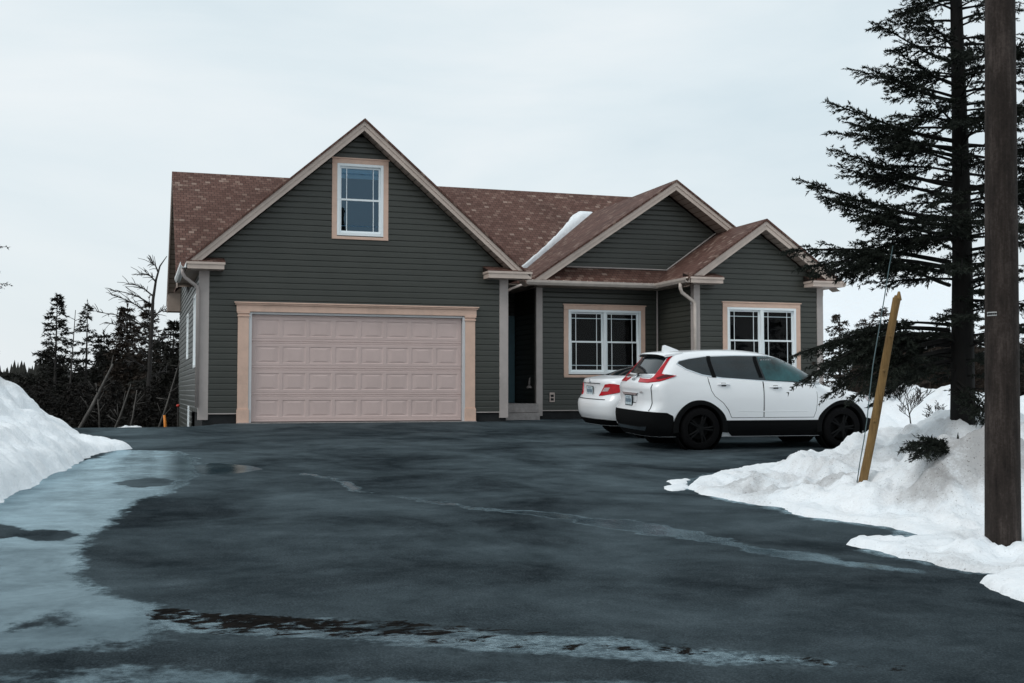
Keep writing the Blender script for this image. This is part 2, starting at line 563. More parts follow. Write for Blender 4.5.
def np_mesh(name, V, F, mat, parent=None, smooth=False, attrs=None):
    me = bpy.data.meshes.new(name)
    V = np.asarray(V, np.float32); F = np.asarray(F, np.int32)
    k = F.shape[1]
    me.vertices.add(len(V)); me.vertices.foreach_set('co', V.ravel())
    me.loops.add(F.size); me.loops.foreach_set('vertex_index', F.ravel())
    me.polygons.add(len(F)); me.polygons.foreach_set('loop_start', np.arange(0, F.size, k, dtype=np.int32))
    me.update(calc_edges=True)
    for an, av in (attrs or {}).items():
        a = me.attributes.new(an, 'FLOAT', 'POINT')
        a.data.foreach_set('value', np.asarray(av, np.float32))
    if smooth: me.polygons.foreach_set('use_smooth', [True] * len(F))
    me.materials.append(MAT[mat])
    o = bpy.data.objects.new(name, me)
    COL.objects.link(o)
    if parent: o.parent = parent
    return o


def text_mesh(name, body, size, mat, parent, mtx, depth=.002):
    cu = bpy.data.curves.new(name, 'FONT')
    cu.body = body; cu.size = size; cu.align_x = 'CENTER'; cu.align_y = 'CENTER'; cu.extrude = depth
    tmp = bpy.data.objects.new(name, cu)
    me = bpy.data.meshes.new_from_object(tmp)
    bpy.data.objects.remove(tmp)
    me.materials.clear(); me.materials.append(MAT[mat])
    o = bpy.data.objects.new(name, me)
    COL.objects.link(o); o.parent = parent; o.matrix_local = mtx
    return o


# ------------------------------------------------------------------ ground and driveway
def terrain(X, Y):
    """height of the plain earth"""
    z = -.036 * np.maximum(0, 25.5 - Y)
    drop = sstep(1.9, .4, X) * sstep(24.7, 33., Y) * 3.0
    drop2 = sstep(40., 62., Y) * 2.0 * sstep(14., 2., X)
    return z - drop - drop2


def grid(xs, ys):
    X, Y = np.meshgrid(xs, ys)
    nx, ny = len(xs), len(ys)
    i = np.arange(nx * ny).reshape(ny, nx)
    F = np.stack([i[:-1, :-1].ravel(), i[:-1, 1:].ravel(), i[1:, 1:].ravel(), i[1:, :-1].ravel()], 1)
    return X.ravel(), Y.ravel(), F


xs = np.concatenate([np.linspace(-900, -40, 14), np.linspace(-36, 40, 77), np.linspace(44, 900, 14)])
ys = np.concatenate([np.linspace(-300, -20, 8), np.linspace(-16, 80, 97), np.linspace(84, 1500, 16)])
X, Y, F = grid(xs, ys)
Z = terrain(X, Y) - .09 + np.where((Y > 30) | (X < -8), fbm(X * .3, Y * .3, 3) * .5, 0) * sstep(26, 34, np.where(X < -8, 40, Y))
tag(np_mesh('ground', np.stack([X, Y, Z], 1), F, 'floor', smooth=True), kind='structure')


def gp(pts):
    return [tuple(ong(u, v)[:2]) for u, v in pts]


# driveway: fine near the eye, wet and cracked where the photograph shows it
ys = [2.0]
while ys[-1] < 27.75: ys.append(ys[-1] + .045 + .004 * (ys[-1] - 2))
ys = np.array(ys); ys[-1] = 27.78
xs = np.arange(-13, 26, .09)
X, Y, F = grid(xs, ys)
Z = terrain(X, Y) + fbm(X * .4, Y * .4, 11, 3) * .012 * sstep(25.5, 23., Y)
wetA = sdist(X, Y, gp([(-260, 470), (-60, 505), (0, 492), (60, 468), (118, 450), (176, 451), (196, 458), (200, 470), (190, 482), (168, 492), (132, 503), (112, 522), (88, 545), (78, 566), (88, 584),
                      (120, 596), (158, 602), (172, 616), (165, 640), (130, 648), (60, 652), (-40, 655), (-260, 600)]))
hole = np.maximum(sdist(X, Y, gp([(24, 535), (36, 530), (62, 531), (70, 535), (58, 540), (34, 540)])) + .05,
                  sdist(X, Y, gp([(-60, 527), (-30, 522), (16, 528), (20, 534), (0, 538), (-60, 537)])) + .05)
hole = np.maximum(hole, sdist(X, Y, gp([(110, 483), (150, 478), (176, 481), (172, 486), (140, 488)])) * .6 - .02)
hole = np.maximum(hole, sdist(X, Y, gp([(0, 622), (30, 617), (60, 612), (90, 622), (84, 632), (40, 630), (20, 638), (-30, 640)])) * .45 - .06)
hole = np.maximum(hole, sdist(X, Y, gp([(60, 640), (110, 636), (150, 640), (140, 650), (80, 652)])) * .4 - .04)
hole = hole + fbm(X * 1.6, Y * 3.2, 41, 5) * .22
wet = np.minimum(np.minimum(wetA, .6) * 1.1, -hole * 2.5)
# long thin trickle of melt water across the drive
jit = fbm(X * .9, Y * 2.5, 23, 5)
tr = dline(X, Y, gp([(352, 490), (420, 500), (470, 508), (540, 514), (620, 524), (690, 536), (760, 550), (840, 562), (910, 571)]))
wid = .05 + .16 * np.exp(-((X - ong(560, 517)[0]) / 1.3) ** 2)
wet = np.maximum(wet, np.minimum((wid * (1 + 1.6 * jit) - tr) * 1.7 + .05, .30) + jit * .30 - .25 * sstep(4.6, 3.4, X))
# small mirror puddle in front of the garage post
pd = sdist(X, Y, gp([(196, 466), (214, 463), (250, 466), (262, 469), (240, 473), (205, 475)]))
wet = np.maximum(wet, np.minimum(pd * 5 + .15, .75))
pd2 = dline(X, Y, gp([(300, 473), (330, 478), (344, 482), (358, 489)]))
wet = np.maximum(wet, np.minimum((.05 + .12 * jit - pd2) * 2., .2))
# melt channel along the bottom: water sheen broken by brown, ragged asphalt
bl = gp([(150, 612), (230, 620), (300, 624), (400, 629), (520, 637), (620, 646), (720, 655), (830, 663), (960, 668)])
db = dline(X, Y, bl)
bandw = sdist(X, Y, gp([(160, 608), (240, 615), (400, 622), (520, 630), (640, 640), (760, 652), (850, 662), (840, 668), (740, 664), (600, 659), (480, 655), (380, 644), (260, 640), (165, 634)]))
wet = np.maximum(wet, np.minimum(bandw * 1.7 - .10 + .12 * sstep(2.0, 3.0, X), .16) + fbm(X * 1.3, Y * 3.4, 47, 6) * .55)
bt = sdist(X, Y, gp([(-100, 668), (120, 660), (230, 668), (420, 676), (640, 676), (900, 690), (900, 720), (-100, 720)]))
wet = np.maximum(wet, np.minimum(bt * 1.2 - .13, .02))
crack = np.minimum(bandw * 2.2 - .22, .06) - .18 * sstep(.8, 2.6, X)
rim = np.abs(sdist(X, Y, gp([(160, 611), (240, 617), (400, 624), (520, 632), (640, 643), (760, 655), (900, 668), (900, 671), (700, 654), (500, 637), (300, 628), (165, 620)])))
crack = np.maximum(crack, .17 - rim * 2.4 - .12 * sstep(.7, 2.2, X))
ripple = sstep(-.25, .1, bandw) * (.5 + .5 * sstep(1.0, 2.6, X))
edge = sdist(X, Y, gp([(686, 487), (735, 500), (775, 507), (815, 518), (860, 524), (908, 531), (870, 550), (925, 562), (1000, 574), (1100, 580)]) + [(16, 7), (17, 18), (12.0, 16.9), (8.6, 15.0), (7.3, 14.0)])
wet = np.maximum(wet, np.minimum((edge + .11) * 1.2, .07))
tag(np_mesh('driveway', np.stack([X, Y, Z], 1), F, 'asphalt', smooth=True, attrs={'wet': np.clip(wet, -3, 3), 'crack': np.clip(crack, -3, 3), 'ripple': ripple}), kind='structure')

# snow-covered level land to the right of the drive and the white hillside beyond
xs = np.concatenate([np.arange(17., 60, .6), np.linspace(61, 400, 60)])
ys = np.concatenate([np.arange(4., 60, .6), np.linspace(61, 420, 60)])
X, Y, F = grid(xs, ys)
R = np.hypot(X, Y)
Z = terrain(X, Y) + .03 + fbm(X * .25, Y * .25, 5) * .3 * sstep(20, 26, X) + sstep(17, 18.5, X) * .05
hill = sstep(45, 150, R) * 13.5 + fbm(X * .03, Y * .03, 9) * 4 * sstep(50, 90, R)
Z = Z + hill * sstep(20, 34, X)
tag(np_mesh('snowy_hillside', np.stack([X, Y, Z], 1), F, 'snow', smooth=True, attrs={'dirt': np.full(len(X), .35)}), kind='structure')


def snowbank(name, label, poly, hfun, res, seed, lip=.05, edge=.10, dirtf=None, nscale=1., namp=.12):
    P = np.array(poly)
    x0, y0 = P.min(0) - .3; x1, y1 = P.max(0) + .3
    xs = np.arange(x0, x1, res); ys = np.arange(y0, y1, res)
    X, Y, F = grid(xs, ys)
    d = sdist(X, Y, poly) + fbm(X * 2.2, Y * 2.2, seed) * .32 + fbm(X * 9, Y * 9, seed + 4, 3) * .10
    H = hfun(X, Y, d)
    rough = fbm(X * nscale * 1.3, Y * nscale * 1.3, seed + 9, 6)
    rid = np.abs(fbm(X * nscale * 2.1, Y * nscale * 2.1, seed + 19, 5))
    lump = np.maximum(0, fbm(X * 3.6, Y * 3.6, seed + 29, 5) - .02) * .22 * sstep(.05, .5, d)
    h = lip * sstep(-.01, edge, d) + H + lump + (rough * 2.2 * namp - rid * namp * 1.3) * sstep(0., .5, d)
    h = np.where(d < 0, np.maximum(d * 1.2, -.3), np.maximum(h, .008))
    Z = terrain(X, Y) + h
    dirt = dirtf(X, Y, h) if dirtf else np.full(len(X), .25)
    keep = (d[F] > -.09).any(1)
    F = F[keep]
    used = np.unique(F); rm = np.full(len(X), -1); rm[used] = np.arange(len(used))
    c = (float(P[:, 0].mean()), float(P[:, 1].mean()))
    V = np.stack([X - c[0], Y - c[1], Z], 1)[used]
    o = np_mesh(name, V, rm[F], 'snow', smooth=True, attrs={'dirt': dirt[used]})
    o.location = (c[0], c[1], 0)
    return tag(o, label, 'snowbank')


# left bank: ploughed ridge beside the drive
lb = gp([(-6, 503), (45, 482), (88, 457), (100, 453), (128, 449)]) + [(-1.0, 21.3), (-3.5, 21.8), (-9, 20), (-10, 9.0), (-3.2, 9.2), (-2.2, 11.2)]


def hl(X, Y, d):
    e = np.maximum(d - .05, 0)
    H = .10 * sstep(0, .25, d) + .60 * e + .13 * e ** 2 - .13 * np.exp(-((d - 1.0) / .20) ** 2)
    H = 1.9 * np.tanh(H / 1.9)
    tip = np.hypot(X + .3, Y - 19.8)
    return H * (1 - .45 * sstep(1.5, .4, tip))


snowbank('snowbank', 'tall white snowbank ploughed up along the left edge of the wet driveway', lb, hl, .055, 31,
         dirtf=lambda X, Y, h: .05 + .75 * sstep(.75, 1.2, h), namp=.16)

# right bank: low tongue of old snow carrying the post, the spruce and the pole
rb = gp([(686, 487), (700, 495), (735, 500), (775, 507), (815, 518), (860, 524), (908, 531), (925, 537), (905, 541), (880, 539), (850, 538), (842, 541), (852, 546), (872, 550), (900, 557), (925, 562), (960, 571), (1000, 574),
         (1040, 572)]) + [(7.8, 7.2), (16, 7.), (21, 14), (20.5, 19.), (17, 18.6), (13.9, 17.7), (12.0, 16.9), (10.2, 15.9), (8.6, 15.0), (7.3, 14.0)]
_mo = atF(948, 450, 12.3)
_mp = ong(1003, 541)


def hr(X, Y, d):
    H = .30 * sstep(.0, 2.6, d) ** .9 + .22 * sstep(1.2, 3.2, d) * sstep(8.2, 10.5, X)
    H = H + .55 * np.exp(-(((X - _mo[0] - .25) / .70) ** 2 + ((Y - _mo[1] + .1) / .65) ** 2))
    H = H + .25 * np.exp(-(((X - 9.9) / 1.1) ** 2 + ((Y - 12.2) / 1.0) ** 2))
    crest = dline(X, Y, [tuple(atF(780, 447, 15.6)[:2]), tuple(atF(840, 435, 15.9)[:2]), tuple(atF(900, 428, 16.0)[:2]), tuple(atF(1000, 428, 15.5)[:2])])
    H = H + .22 * sstep(7.6, 9.9, X) * np.exp(-(crest / .75) ** 2) * sstep(.1, 1.1, d)
    pole = np.hypot(X - _mp[0], Y - _mp[1])
    return H * sstep(.35, 1.2, pole) - .05 * np.exp(-(pole / .3) ** 2)


def dr(X, Y, h):
    a = np.exp(-(((X - _mo[0] - .2) / .9) ** 2 + ((Y - _mo[1] + .35) / .6) ** 2)) * 1.0
    b = np.exp(-(((X - ong(800, 490)[0]) / 1.6) ** 2 + ((Y - ong(800, 490)[1]) / .9) ** 2)) * .4
    c = .35 * sstep(.04, .2, fbm(X * 1.3, Y * 1.3, 63, 5))
    return .28 + a * .75 + b * .8 + c


snowbank('snowbank', 'low spreading bank of old dirty snow around the utility pole and leaning yellow post', rb, hr, .042, 57, lip=.06, edge=.09, dirtf=dr, namp=.19, nscale=2.0)
# broken-off snow at the corner of the frame, and crumbs at the bank's tip
sb = gp([(985, 583), (1000, 574), (1030, 572), (1100, 585), (1100, 612), (1040, 606), (1010, 597)])
snowbank('snow_patch', 'small separate patch of snow on asphalt nearest the camera, right of the pole', sb, lambda X, Y, d: .05 * sstep(0, .4, d), .03, 71, lip=.05, edge=.07, namp=.05, nscale=2.)['category'] = 'snow patch'
cb = gp([(664, 488), (670, 481), (684, 480), (692, 484), (684, 490), (672, 491)])
snowbank('snow_patch', 'thin scrap of melting snow just off the pointed tip of the right snowbank', cb, lambda X, Y, d: .0 * d, .025, 83, lip=.022, edge=.06, namp=.03, nscale=3.)['category'] = 'snow patch'
# heap behind the white cars
hb = [(13.6, 20.6), (15., 19.6), (19, 19.2), (24, 19.5), (24, 24), (17, 25), (14.2, 23.5)]
snowbank('snowbank', 'lumpy heap of ploughed snow behind the bonnet of the white SUV', hb,
         lambda X, Y, d: .60 * sstep(0, 1.6, d) + .25 * np.exp(-((X - 16.9) / .8) ** 2) * sstep(0, 1., d), .09, 91, dirtf=lambda X, Y, h: .3 + 0 * h, namp=.26, nscale=.9)
# far scrap of snow under the left trees
fb = [(-.55, 27.6), (-.2, 27.4), (.2, 27.5), (.25, 28.0), (-.1, 28.3), (-.5, 28.1)]

# ------------------------------------------------------------------ house
house = thing('house', 'dark green sided house with brown shingle gables and a double garage door', 'house', (0, 0, 0))
GY, RY = 26.1, 25.7            # garage wall, garage rake
MY = 27.8                      # window wall and middle gable wall
TY, TRY = 25.8, 25.4           # right wing wall, wing rake
PITCH = .131


def clip(poly, z, above):
    o = []
    for i in range(len(poly)):
        a, b = poly[i], poly[(i + 1) % len(poly)]
        ia, ib = (a[1] >= z) == above or a[1] == z, (b[1] >= z) == above or b[1] == z
        if ia: o.append(a)
        if ia != ib:
            t = (z - a[1]) / (b[1] - a[1])
            o.append((a[0] + t * (b[0] - a[0]), z))
    return o


def siding(mb, poly, P, z0=.0):
    """lap courses over a convex (s, z) polygon; P(s, z, out) -> point"""
    lo, hi = min(p[1] for p in poly), max(p[1] for p in poly)
    k = math.floor((lo - z0) / PITCH)
    while z0 + k * PITCH < hi - 1e-4:
        a, b = z0 + k * PITCH, z0 + (k + 1) * PITCH
        q = clip(clip(poly, a, True), b, False)
        if len(q) >= 3:
            brk = a + PITCH * .70
            th = lambda z: .020 - .004 * (z - a) / (PITCH * .70) if z <= brk else .016 * max(0, 1 - (z - brk) / (PITCH * .30)) + .001
            for qq in (clip(q, brk, False), clip(q, brk, True)):
                if len(qq) >= 3: mb.add([P(s, z, th(z)) for s, z in qq], [tuple(range(len(qq)))])
            zz = min(p[1] for p in q)
            e = [p for p in q if abs(p[1] - zz) < 1e-6]
            if len(e) >= 2:
                s0, s1 = min(p[0] for p in e), max(p[0] for p in e)
                mb.add([P(s0, zz, 0), P(s1, zz, 0), P(s1, zz, th(zz)), P(s0, zz, th(zz))], [(0, 1, 2, 3)])
        k += 1


def rects_around(x0, x1, z0, z1, holes):
    """rectangles filling x0..x1 by z0..z1 except the holes (left to right)"""
    out, c = [], x0
    for hx0, hx1, hz0, hz1 in sorted(holes):
        out.append((c, hx0, z0, z1))
        if hz0 > z0: out.append((hx0, hx1, z0, hz0))
        if hz1 < z1: out.append((hx0, hx1, hz1, z1))
        c = hx1
    out.append((c, x1, z0, z1))
    return [r for r in out if r[1] - r[0] > 1e-4]


def R(r): return [(r[0], r[2]), (r[1], r[2]), (r[1], r[3]), (r[0], r[3])]


front = lambda Y0: (lambda s, z, o: (s, Y0 - o, z))
left = lambda X0: (lambda s, z, o: (X0 - o, s, z))

# garage front wall
gap = lambda x: 6.83 - .869 * abs(x - 4.84)
DZ = .28
w = MB()
EZ = 3.30
for r in rects_around(1.5, 8.14, .23, EZ, [(2.36, 7.30, 0., 2.50)]): siding(w, R(r), front(GY), .23)
WX0, WX1, WZ0, WZ1 = 4.29, 5.35, 4.22, 5.86
cutx = lambda z: (4.84 - (gap(4.84) - DZ - z) / .869, 4.84 + (gap(4.84) - DZ - z) / .869)
for zz0, zz1, h in ((EZ, WZ0, None), (WZ0, WZ1, (WX0, WX1)), (WZ1, 6.485, None)):
    l0, r0 = cutx(zz0); l1, r1 = cutx(zz1)
    if zz0 == EZ: l0, r0 = max(l0, 1.34), min(r0, 8.30)
    if h:
        siding(w, [(l0, zz0), (h[0], zz0), (h[0], zz1), (l1, zz1)], front(GY), .23)
        siding(w, [(h[1], zz0), (r0, zz0), (r1, zz1), (h[1], zz1)], front(GY), .23)
    else:
        if zz0 == EZ:
            zc = gap(1.34) - DZ
            siding(w, [(l0, zz0), (r0, zz0), (8.30, max(zc, zz0)), (r1, zz1), (l1, zz1), (1.34, max(zc, zz0))], front(GY), .23)
        else:
            siding(w, [(l0, zz0), (r0, zz0), (r1, zz1), (l1, zz1)], front(GY), .23)
w.build('wall', 'siding', house)

# left wall of garage and house (steps down to a basement at the back)
w = MB()
LX = 1.34
for r in rects_around(26.24, 29.5, .23, 3.45, [(27.1, 28.7, 1.25, 2.95)]): siding(w, R(r), left(LX), .23)
for r in rects_around(29.5, 38.4, -2.9, 3.45, [(30.6, 31.3, -.6, .33), (31.6, 32.5, 1.55, 2.75)]): siding(w, R(r), left(LX), .23)
siding(w, [(29.7, 3.45), (38.3, 3.45), (34.0, 6.6)], left(LX), .23)
w.build('wall', 'siding', house)

# recess walls, window wall, wing walls, middle gable
w = MB()
for r in rects_around(9.78, 13.06, .23, 3.40, [(10.50, 12.51, 1.14, 2.79)]): siding(w, R(r), front(MY), .23)
w.build('wall', 'siding', house)
w = MB()
siding(w, R((8.33, 9.70, .40, 3.40)), front(29.75), .23)
siding(w, R((27.84, 29.75, .40, 3.40)), left(9.70), .23)
w.build('wall', 'siding', house)
w = MB()
siding(w, R((25.95, 27.8, .23, 3.42)), left(13.05), .23)
w.build('wall', 'siding', house)
wg = lambda x: 4.98 - .70 * abs(x - 14.85)
w = MB()
for r in rects_around(13.19, 16.51, .23, 2.79, [(13.95, 15.89, 1.14, 2.79)]): siding(w, R(r), front(TY), .23)
siding(w, [(13.10, 2.79), (16.60, 2.79), (16.60, wg(16.6) - .30), (14.85, 4.66), (13.10, wg(13.1) - .30)], front(TY), .23)
w.build('wall', 'siding', house)
g2 = lambda x: 6.18 - .68 * abs(x - 13.28)
w = MB()
xa = 13.28 - (6.18 - .32 - 3.84) / .68
siding(w, [(xa, 3.84), (13.1, 3.84), (15.7, g2(15.7) - .32), (13.28, 5.86)], front(MY), .23)
w.build('wall', 'siding', house)

# plain rear and far-side walls so the house is whole from the side too
w = MB()
w.box(1.36, 15.3, 38.3, 38.38, -2.9, 3.4)
w.box(16.58, 16.65, TY + .05, 33., 0., 3.3)
w.box(15.22, 15.3, 33., 38.3, 0., 3.4)
w.box(15.3, 16.6, 32.9, 33., 0., 3.3)
w.add([(15.26, 29.7, 3.3), (15.26, 38.2, 3.3), (15.26, 34.0, 6.6)], [(0, 1, 2)])
w.build('wall', 'siding', house)

# foundation
for q in ((1.40, 2.14, 26.12, 26.3, -.4, .228), (7.50, 8.30, 26.12, 26.3, -.4, .228), (1.40, 1.5, 26.3, 29.5, -3., .228), (8.20, 8.30, 26.3, 29.4, -.4, .40), (9.75, 13.1, 27.83, 27.95, -.4, .228), (13.09, 13.2, 25.9, 27.83, -.4, .228), (13.2, 16.6, 25.84, 25.95, -.4, .228)):
    f = MB(); f.box(*q); f.build('foundation', 'found', house)
for a in ((1.5, 2.13, 26.085), (7.53, 8.15, 26.085), (9.79, 13.05, 27.785), (13.19, 16.5, 25.785)):
    f = MB(); f.box(a[0], a[1], a[2] - .012, a[2] + .03, .205, .229); f.build('starter_strip', 'corner', house)


# roofs
def uvX(k): return lambda p: (p[0], p[1] * math.sqrt(1 + k * k))
def uvY(k): return lambda p: (p[1] + 3.3, abs(p[0]) * math.sqrt(1 + k * k))


TH = .055
SL = .75
RYD, RZD = 34.0, 6.9
mz = lambda Y: RZD - SL * abs(Y - RYD)
r = MB()
r.prism([(.92, 29.45, mz(29.45)), (15.6, 29.45, mz(29.45)), (15.6, RYD, RZD), (.92, RYD, RZD)], (0, 0, -TH), uvX(SL))
r.prism([(.92, 38.55, mz(38.55)), (.92, RYD, RZD), (15.6, RYD, RZD), (15.6, 38.55, mz(38.55))], (0, 0, -TH), uvX(SL))
main_roof = r.build('roof', 'shingle', house)
r = MB()
pz = lambda Y: 3.475 + .68 * (Y - 27.22)
r.prism([(9.44, 27.22, pz(27.22)), (12.76, 27.22, pz(27.22)), (13.3, 27.8, pz(27.8)), (9.9, 27.8, pz(27.8))], (0, 0, -TH), uvX(.68))
r.build('roof', 'shingle', house)
r = MB()
r.prism([(8.5, 27.22, 3.42), (9.7, 27.22, 3.42), (9.7, 29.6, 3.62), (8.5, 29.6, 3.62)], (0, 0, -TH), uvX(.1))
r.build('roof', 'shingle', house)
r = MB()
for sgn in (-1, 1):
    xe = 4.84 + sgn * (3.83 if sgn < 0 else 3.92)
    r.prism([(4.84, 25.66, 6.83), (xe, 25.66, gap(xe)), (xe, 33.8, gap(xe)), (4.84, 33.8, 6.83)], (0, 0, -TH), uvY(.869))
r.build('roof', 'shingle', house)
r = MB()
for sgn in (-1, 1):
    xe = 13.28 + sgn * 3.92
    if sgn > 0: xe = 15.75
    r.prism([(13.28, 27.17, 6.18), (xe, 27.17, g2(xe)), (xe, 33.4, g2(xe)), (13.28, 33.4, 6.18)], (0, 0, -TH), uvY(.68))
r.build('roof', 'shingle', house)
r = MB()
for sgn in (-1, 1):
    xe = 14.85 + sgn * 2.16
    r.prism([(14.85, 25.36, 4.98), (xe, 25.36, wg(xe)), (xe, 33.1 if sgn > 0 else 29.5, wg(xe)), (14.85, 33.1 if sgn > 0 else 29.5, 4.98)], (0, 0, -TH), uvY(.70))
r.build('roof', 'shingle', house)


# rake boards: lower frieze plus proud upper board, and the sloped soffit behind them
def rake(ax, az, k, xl, xr, Yf, Yw, h1=.10, h2=.12, zcut=3.47):
    def cut(P):
        return clip([(p[0], p[2]) for p in P], zcut, True)
    for xe in (xl, xr):
        if xe is None: continue
        b = MB()
        ze = az - k * abs(xe - ax)
        t0 = TH + .002
        up = [(ax, Yf, az - t0), (xe, Yf, ze - t0), (xe, Yf, ze - t0 - h1), (ax, Yf, az - t0 - h1)]
        b.prism([(x, Yf, z) for x, z in cut(up)], (0, .04, 0))
        lo = [(ax, Yf + .022, az - t0 - h1 + .01), (xe, Yf + .022, ze - t0 - h1 + .01), (xe, Yf + .022, ze - t0 - h1 - h2 + .01), (ax, Yf + .022, az - t0 - h1 - h2 + .01)]
        b.prism([(x, Yf + .022, z) for x, z in cut(lo)], (0, .03, 0))
        b.build('fascia', 'fascia', house)
    for xe in (xl, xr):
        if xe is None: continue
        s = MB()
        x = ax; sg = 1 if xe > ax else -1
        # ribbed soffit strips
        L = abs(xe - ax); m = int(L / .15)
        for i in range(m):
            x0 = ax + sg * L * i / m; x1 = ax + sg * L * (i + .86) / m; x2 = ax + sg * L * (i + 1) / m
            zz = lambda xx, d=0: az - k * abs(xx - ax) - TH - .20 - d
            s.add([(x0, Yf + .05, zz(x0)), (x1, Yf + .05, zz(x1)), (x1, Yw, zz(x1)), (x0, Yw, zz(x0))], [(0, 1, 2, 3)])
            s.add([(x1, Yf + .05, zz(x1, -.012)), (x2, Yf + .05, zz(x2, -.012)), (x2, Yw, zz(x2, -.012)), (x1, Yw, zz(x1, -.012))], [(0, 1, 2, 3)])
        s.build('soffit', 'soffit', house)


rake(4.84, 6.83, .869, 1.01, 8.76, 25.7, 26.1)
rake(13.28, 6.18, .68, 9.36, 15.72, 27.2, 27.8, zcut=3.43)
rake(14.85, 4.98, .70, 12.72, 16.99, 25.4, 25.8)

# main roof left rake: outer fascia, sloped soffit, boxed end
b = MB()
b.prism([(.93, 29.47, mz(29.47) - TH), (.93, RYD, RZD - TH), (.93, 38.53, mz(38.53) - TH), (.93, 38.53, mz(38.53) - TH - .22), (.93, RYD, RZD - TH - .22), (.93, 29.47, mz(29.47) - TH - .22)], (.035, 0, 0))
b.build('fascia', 'fascia', house)
for y0, y1 in ((29.47, RYD), (RYD, 38.53)):
    b = MB()
    m = 26
    for i in range(m):
        ya, yb, yc = y0 + (y1 - y0) * i / m, y0 + (y1 - y0) * (i + .85) / m, y0 + (y1 - y0) * (i + 1) / m
        b.add([(.966, ya, mz(ya) - .25), (.966, yb, mz(yb) - .25), (LX, yb, mz(yb) - .25), (LX, ya, mz(ya) - .25)], [(0, 1, 2, 3)])
        b.add([(.966, yb, mz(yb) - .235), (.966, yc, mz(yc) - .235), (LX, yc, mz(yc) - .235), (LX, yb, mz(yb) - .235)], [(0, 1, 2, 3)])
    b.build('soffit', 'soffit', house)
b = MB()
b.prism([(.94, 37.85, 3.20), (.94, 38.54, 3.20), (.94, 38.54, 3.48), (.94, 37.85, 3.98)], (LX - .94, 0, 0))
b.build('eave_return', 'soffit', house)

# eave returns with little shingle caps
def eave_return(x0, x1, y0, y1, z0, z1):
    b = MB()
    b.box(x0, x1, y0, y1, z0, z1 - .05)
    b.box(x0 - .02, x1 + .02, y0 - .02, y1, z1 - .05, z1)
    b.build('eave_return', 'fascia', house)
    c = MB()
    c.prism([(x0 - .02, y0 - .02, z1 + .004), (x1 + .02, y0 - .02, z1 + .004), (x1 + .02, y1, z1 + .13), (x0 - .02, y1, z1 + .13)], (0, 0, -.01 + .02), uvX(.3))
    c.add([(x1 + .015, y0, z1 + .002), (x1 + .015, y1, z1 + .002), (x1 + .015, y1, z1 + .12)], [(0, 1, 2)])
    c.add([(x0 - .015, y0, z1 + .002), (x0 - .015, y1, z1 + .002), (x0 - .015, y1, z1 + .12)], [(0, 1, 2)])
    c.build('return_cap', 'shingle', house)


eave_return(1.03, 1.80, 25.66, 26.09, 3.325, 3.475)
eave_return(7.74, 8.78, 25.66, 26.09, 3.325, 3.485)
eave_return(12.76, 13.62, 25.36, 25.79, 3.33, 3.475)
eave_return(16.14, 17.0, 25.36, 25.79, 3.33, 3.475)

# flat soffits, porch ceiling
for q in ((9.74, 13.03, 27.26, 27.79, 3.33, 3.36), (8.32, 9.73, 27.26, 29.75, 3.33, 3.36), (12.74, 13.04, 25.8, 27.255, 3.33, 3.36), (16.66, 17.0, 25.8, 33., 3.33, 3.36), (1.02, 1.33, 26.1, 29.4, 3.33, 3.36)):
    b = MB(); b.box(*q); b.build('soffit', 'soffit', house)


# gutters: K-profile trough with a ragged rim of ice and needles
def gutter(pts, mat, crumbs=True):
    g = MB()
    prof = [(0, 0), (.085, .0), (.12, .06), (.125, .115), (.115, .115), (.11, .065), (.08, .012), (.008, .012), (.008, .11), (0, .11)]
    for (p, q, o) in pts:
        p, q, o = map(np.array, (p, q, o))
        vs = [tuple(np.array(e) + o * a + np.array((0, 0, h))) for e in (p, q) for a, h in prof]
        n = len(prof)
        g.add(vs, [(i, (i + 1) % n, n + (i + 1) % n, n + i) for i in range(n)] + [tuple(range(n)), tuple(range(2 * n - 1, n - 1, -1))])
    o_ = g.build('gutter', mat, house)
    if crumbs:
        c = MB(); rr = random.Random(5)
        for (p, q, o) in pts:
            p, q, o = map(np.array, (p, q, o)); L = np.linalg.norm(q - p)
            for i in range(int(L / .055)):
                t = rr.random(); s = rr.uniform(.012, .035)
                e = p + (q - p) * t + o * rr.uniform(.03, .11) + np.array((0, 0, .10))
                c.add([e + np.array(d) * s for d in ((1.3, 0, 0), (0, 1.3, 0), (-1.3, 0, 0), (0, -1.3, 0), (0, 0, 1), (0, 0, -.6))], [(0, 1, 4), (1, 2, 4), (2, 3, 4), (3, 0, 4), (1, 0, 5), (2, 1, 5), (3, 2, 5), (0, 3, 5)])
        tag(c.build('gutter_debris', 'fascia', o_), kind='stuff')
    return o_


gutter([((9.15, 27.23, 3.34), (12.72, 27.23, 3.34), (0, -1, 0))], 'gutter')
gutter([((12.73, 27.11, 3.34), (12.73, 25.38, 3.34), (-1, 0, 0))], 'gutter')
gutter([((1.01, 25.66, 3.34), (1.01, 29.4, 3.34), (-1, 0, 0))], 'gutterwhite', False)
gutter([((16.99, 33., 3.34), (16.99, 25.38, 3.34), (1, 0, 0))], 'gutter', False)

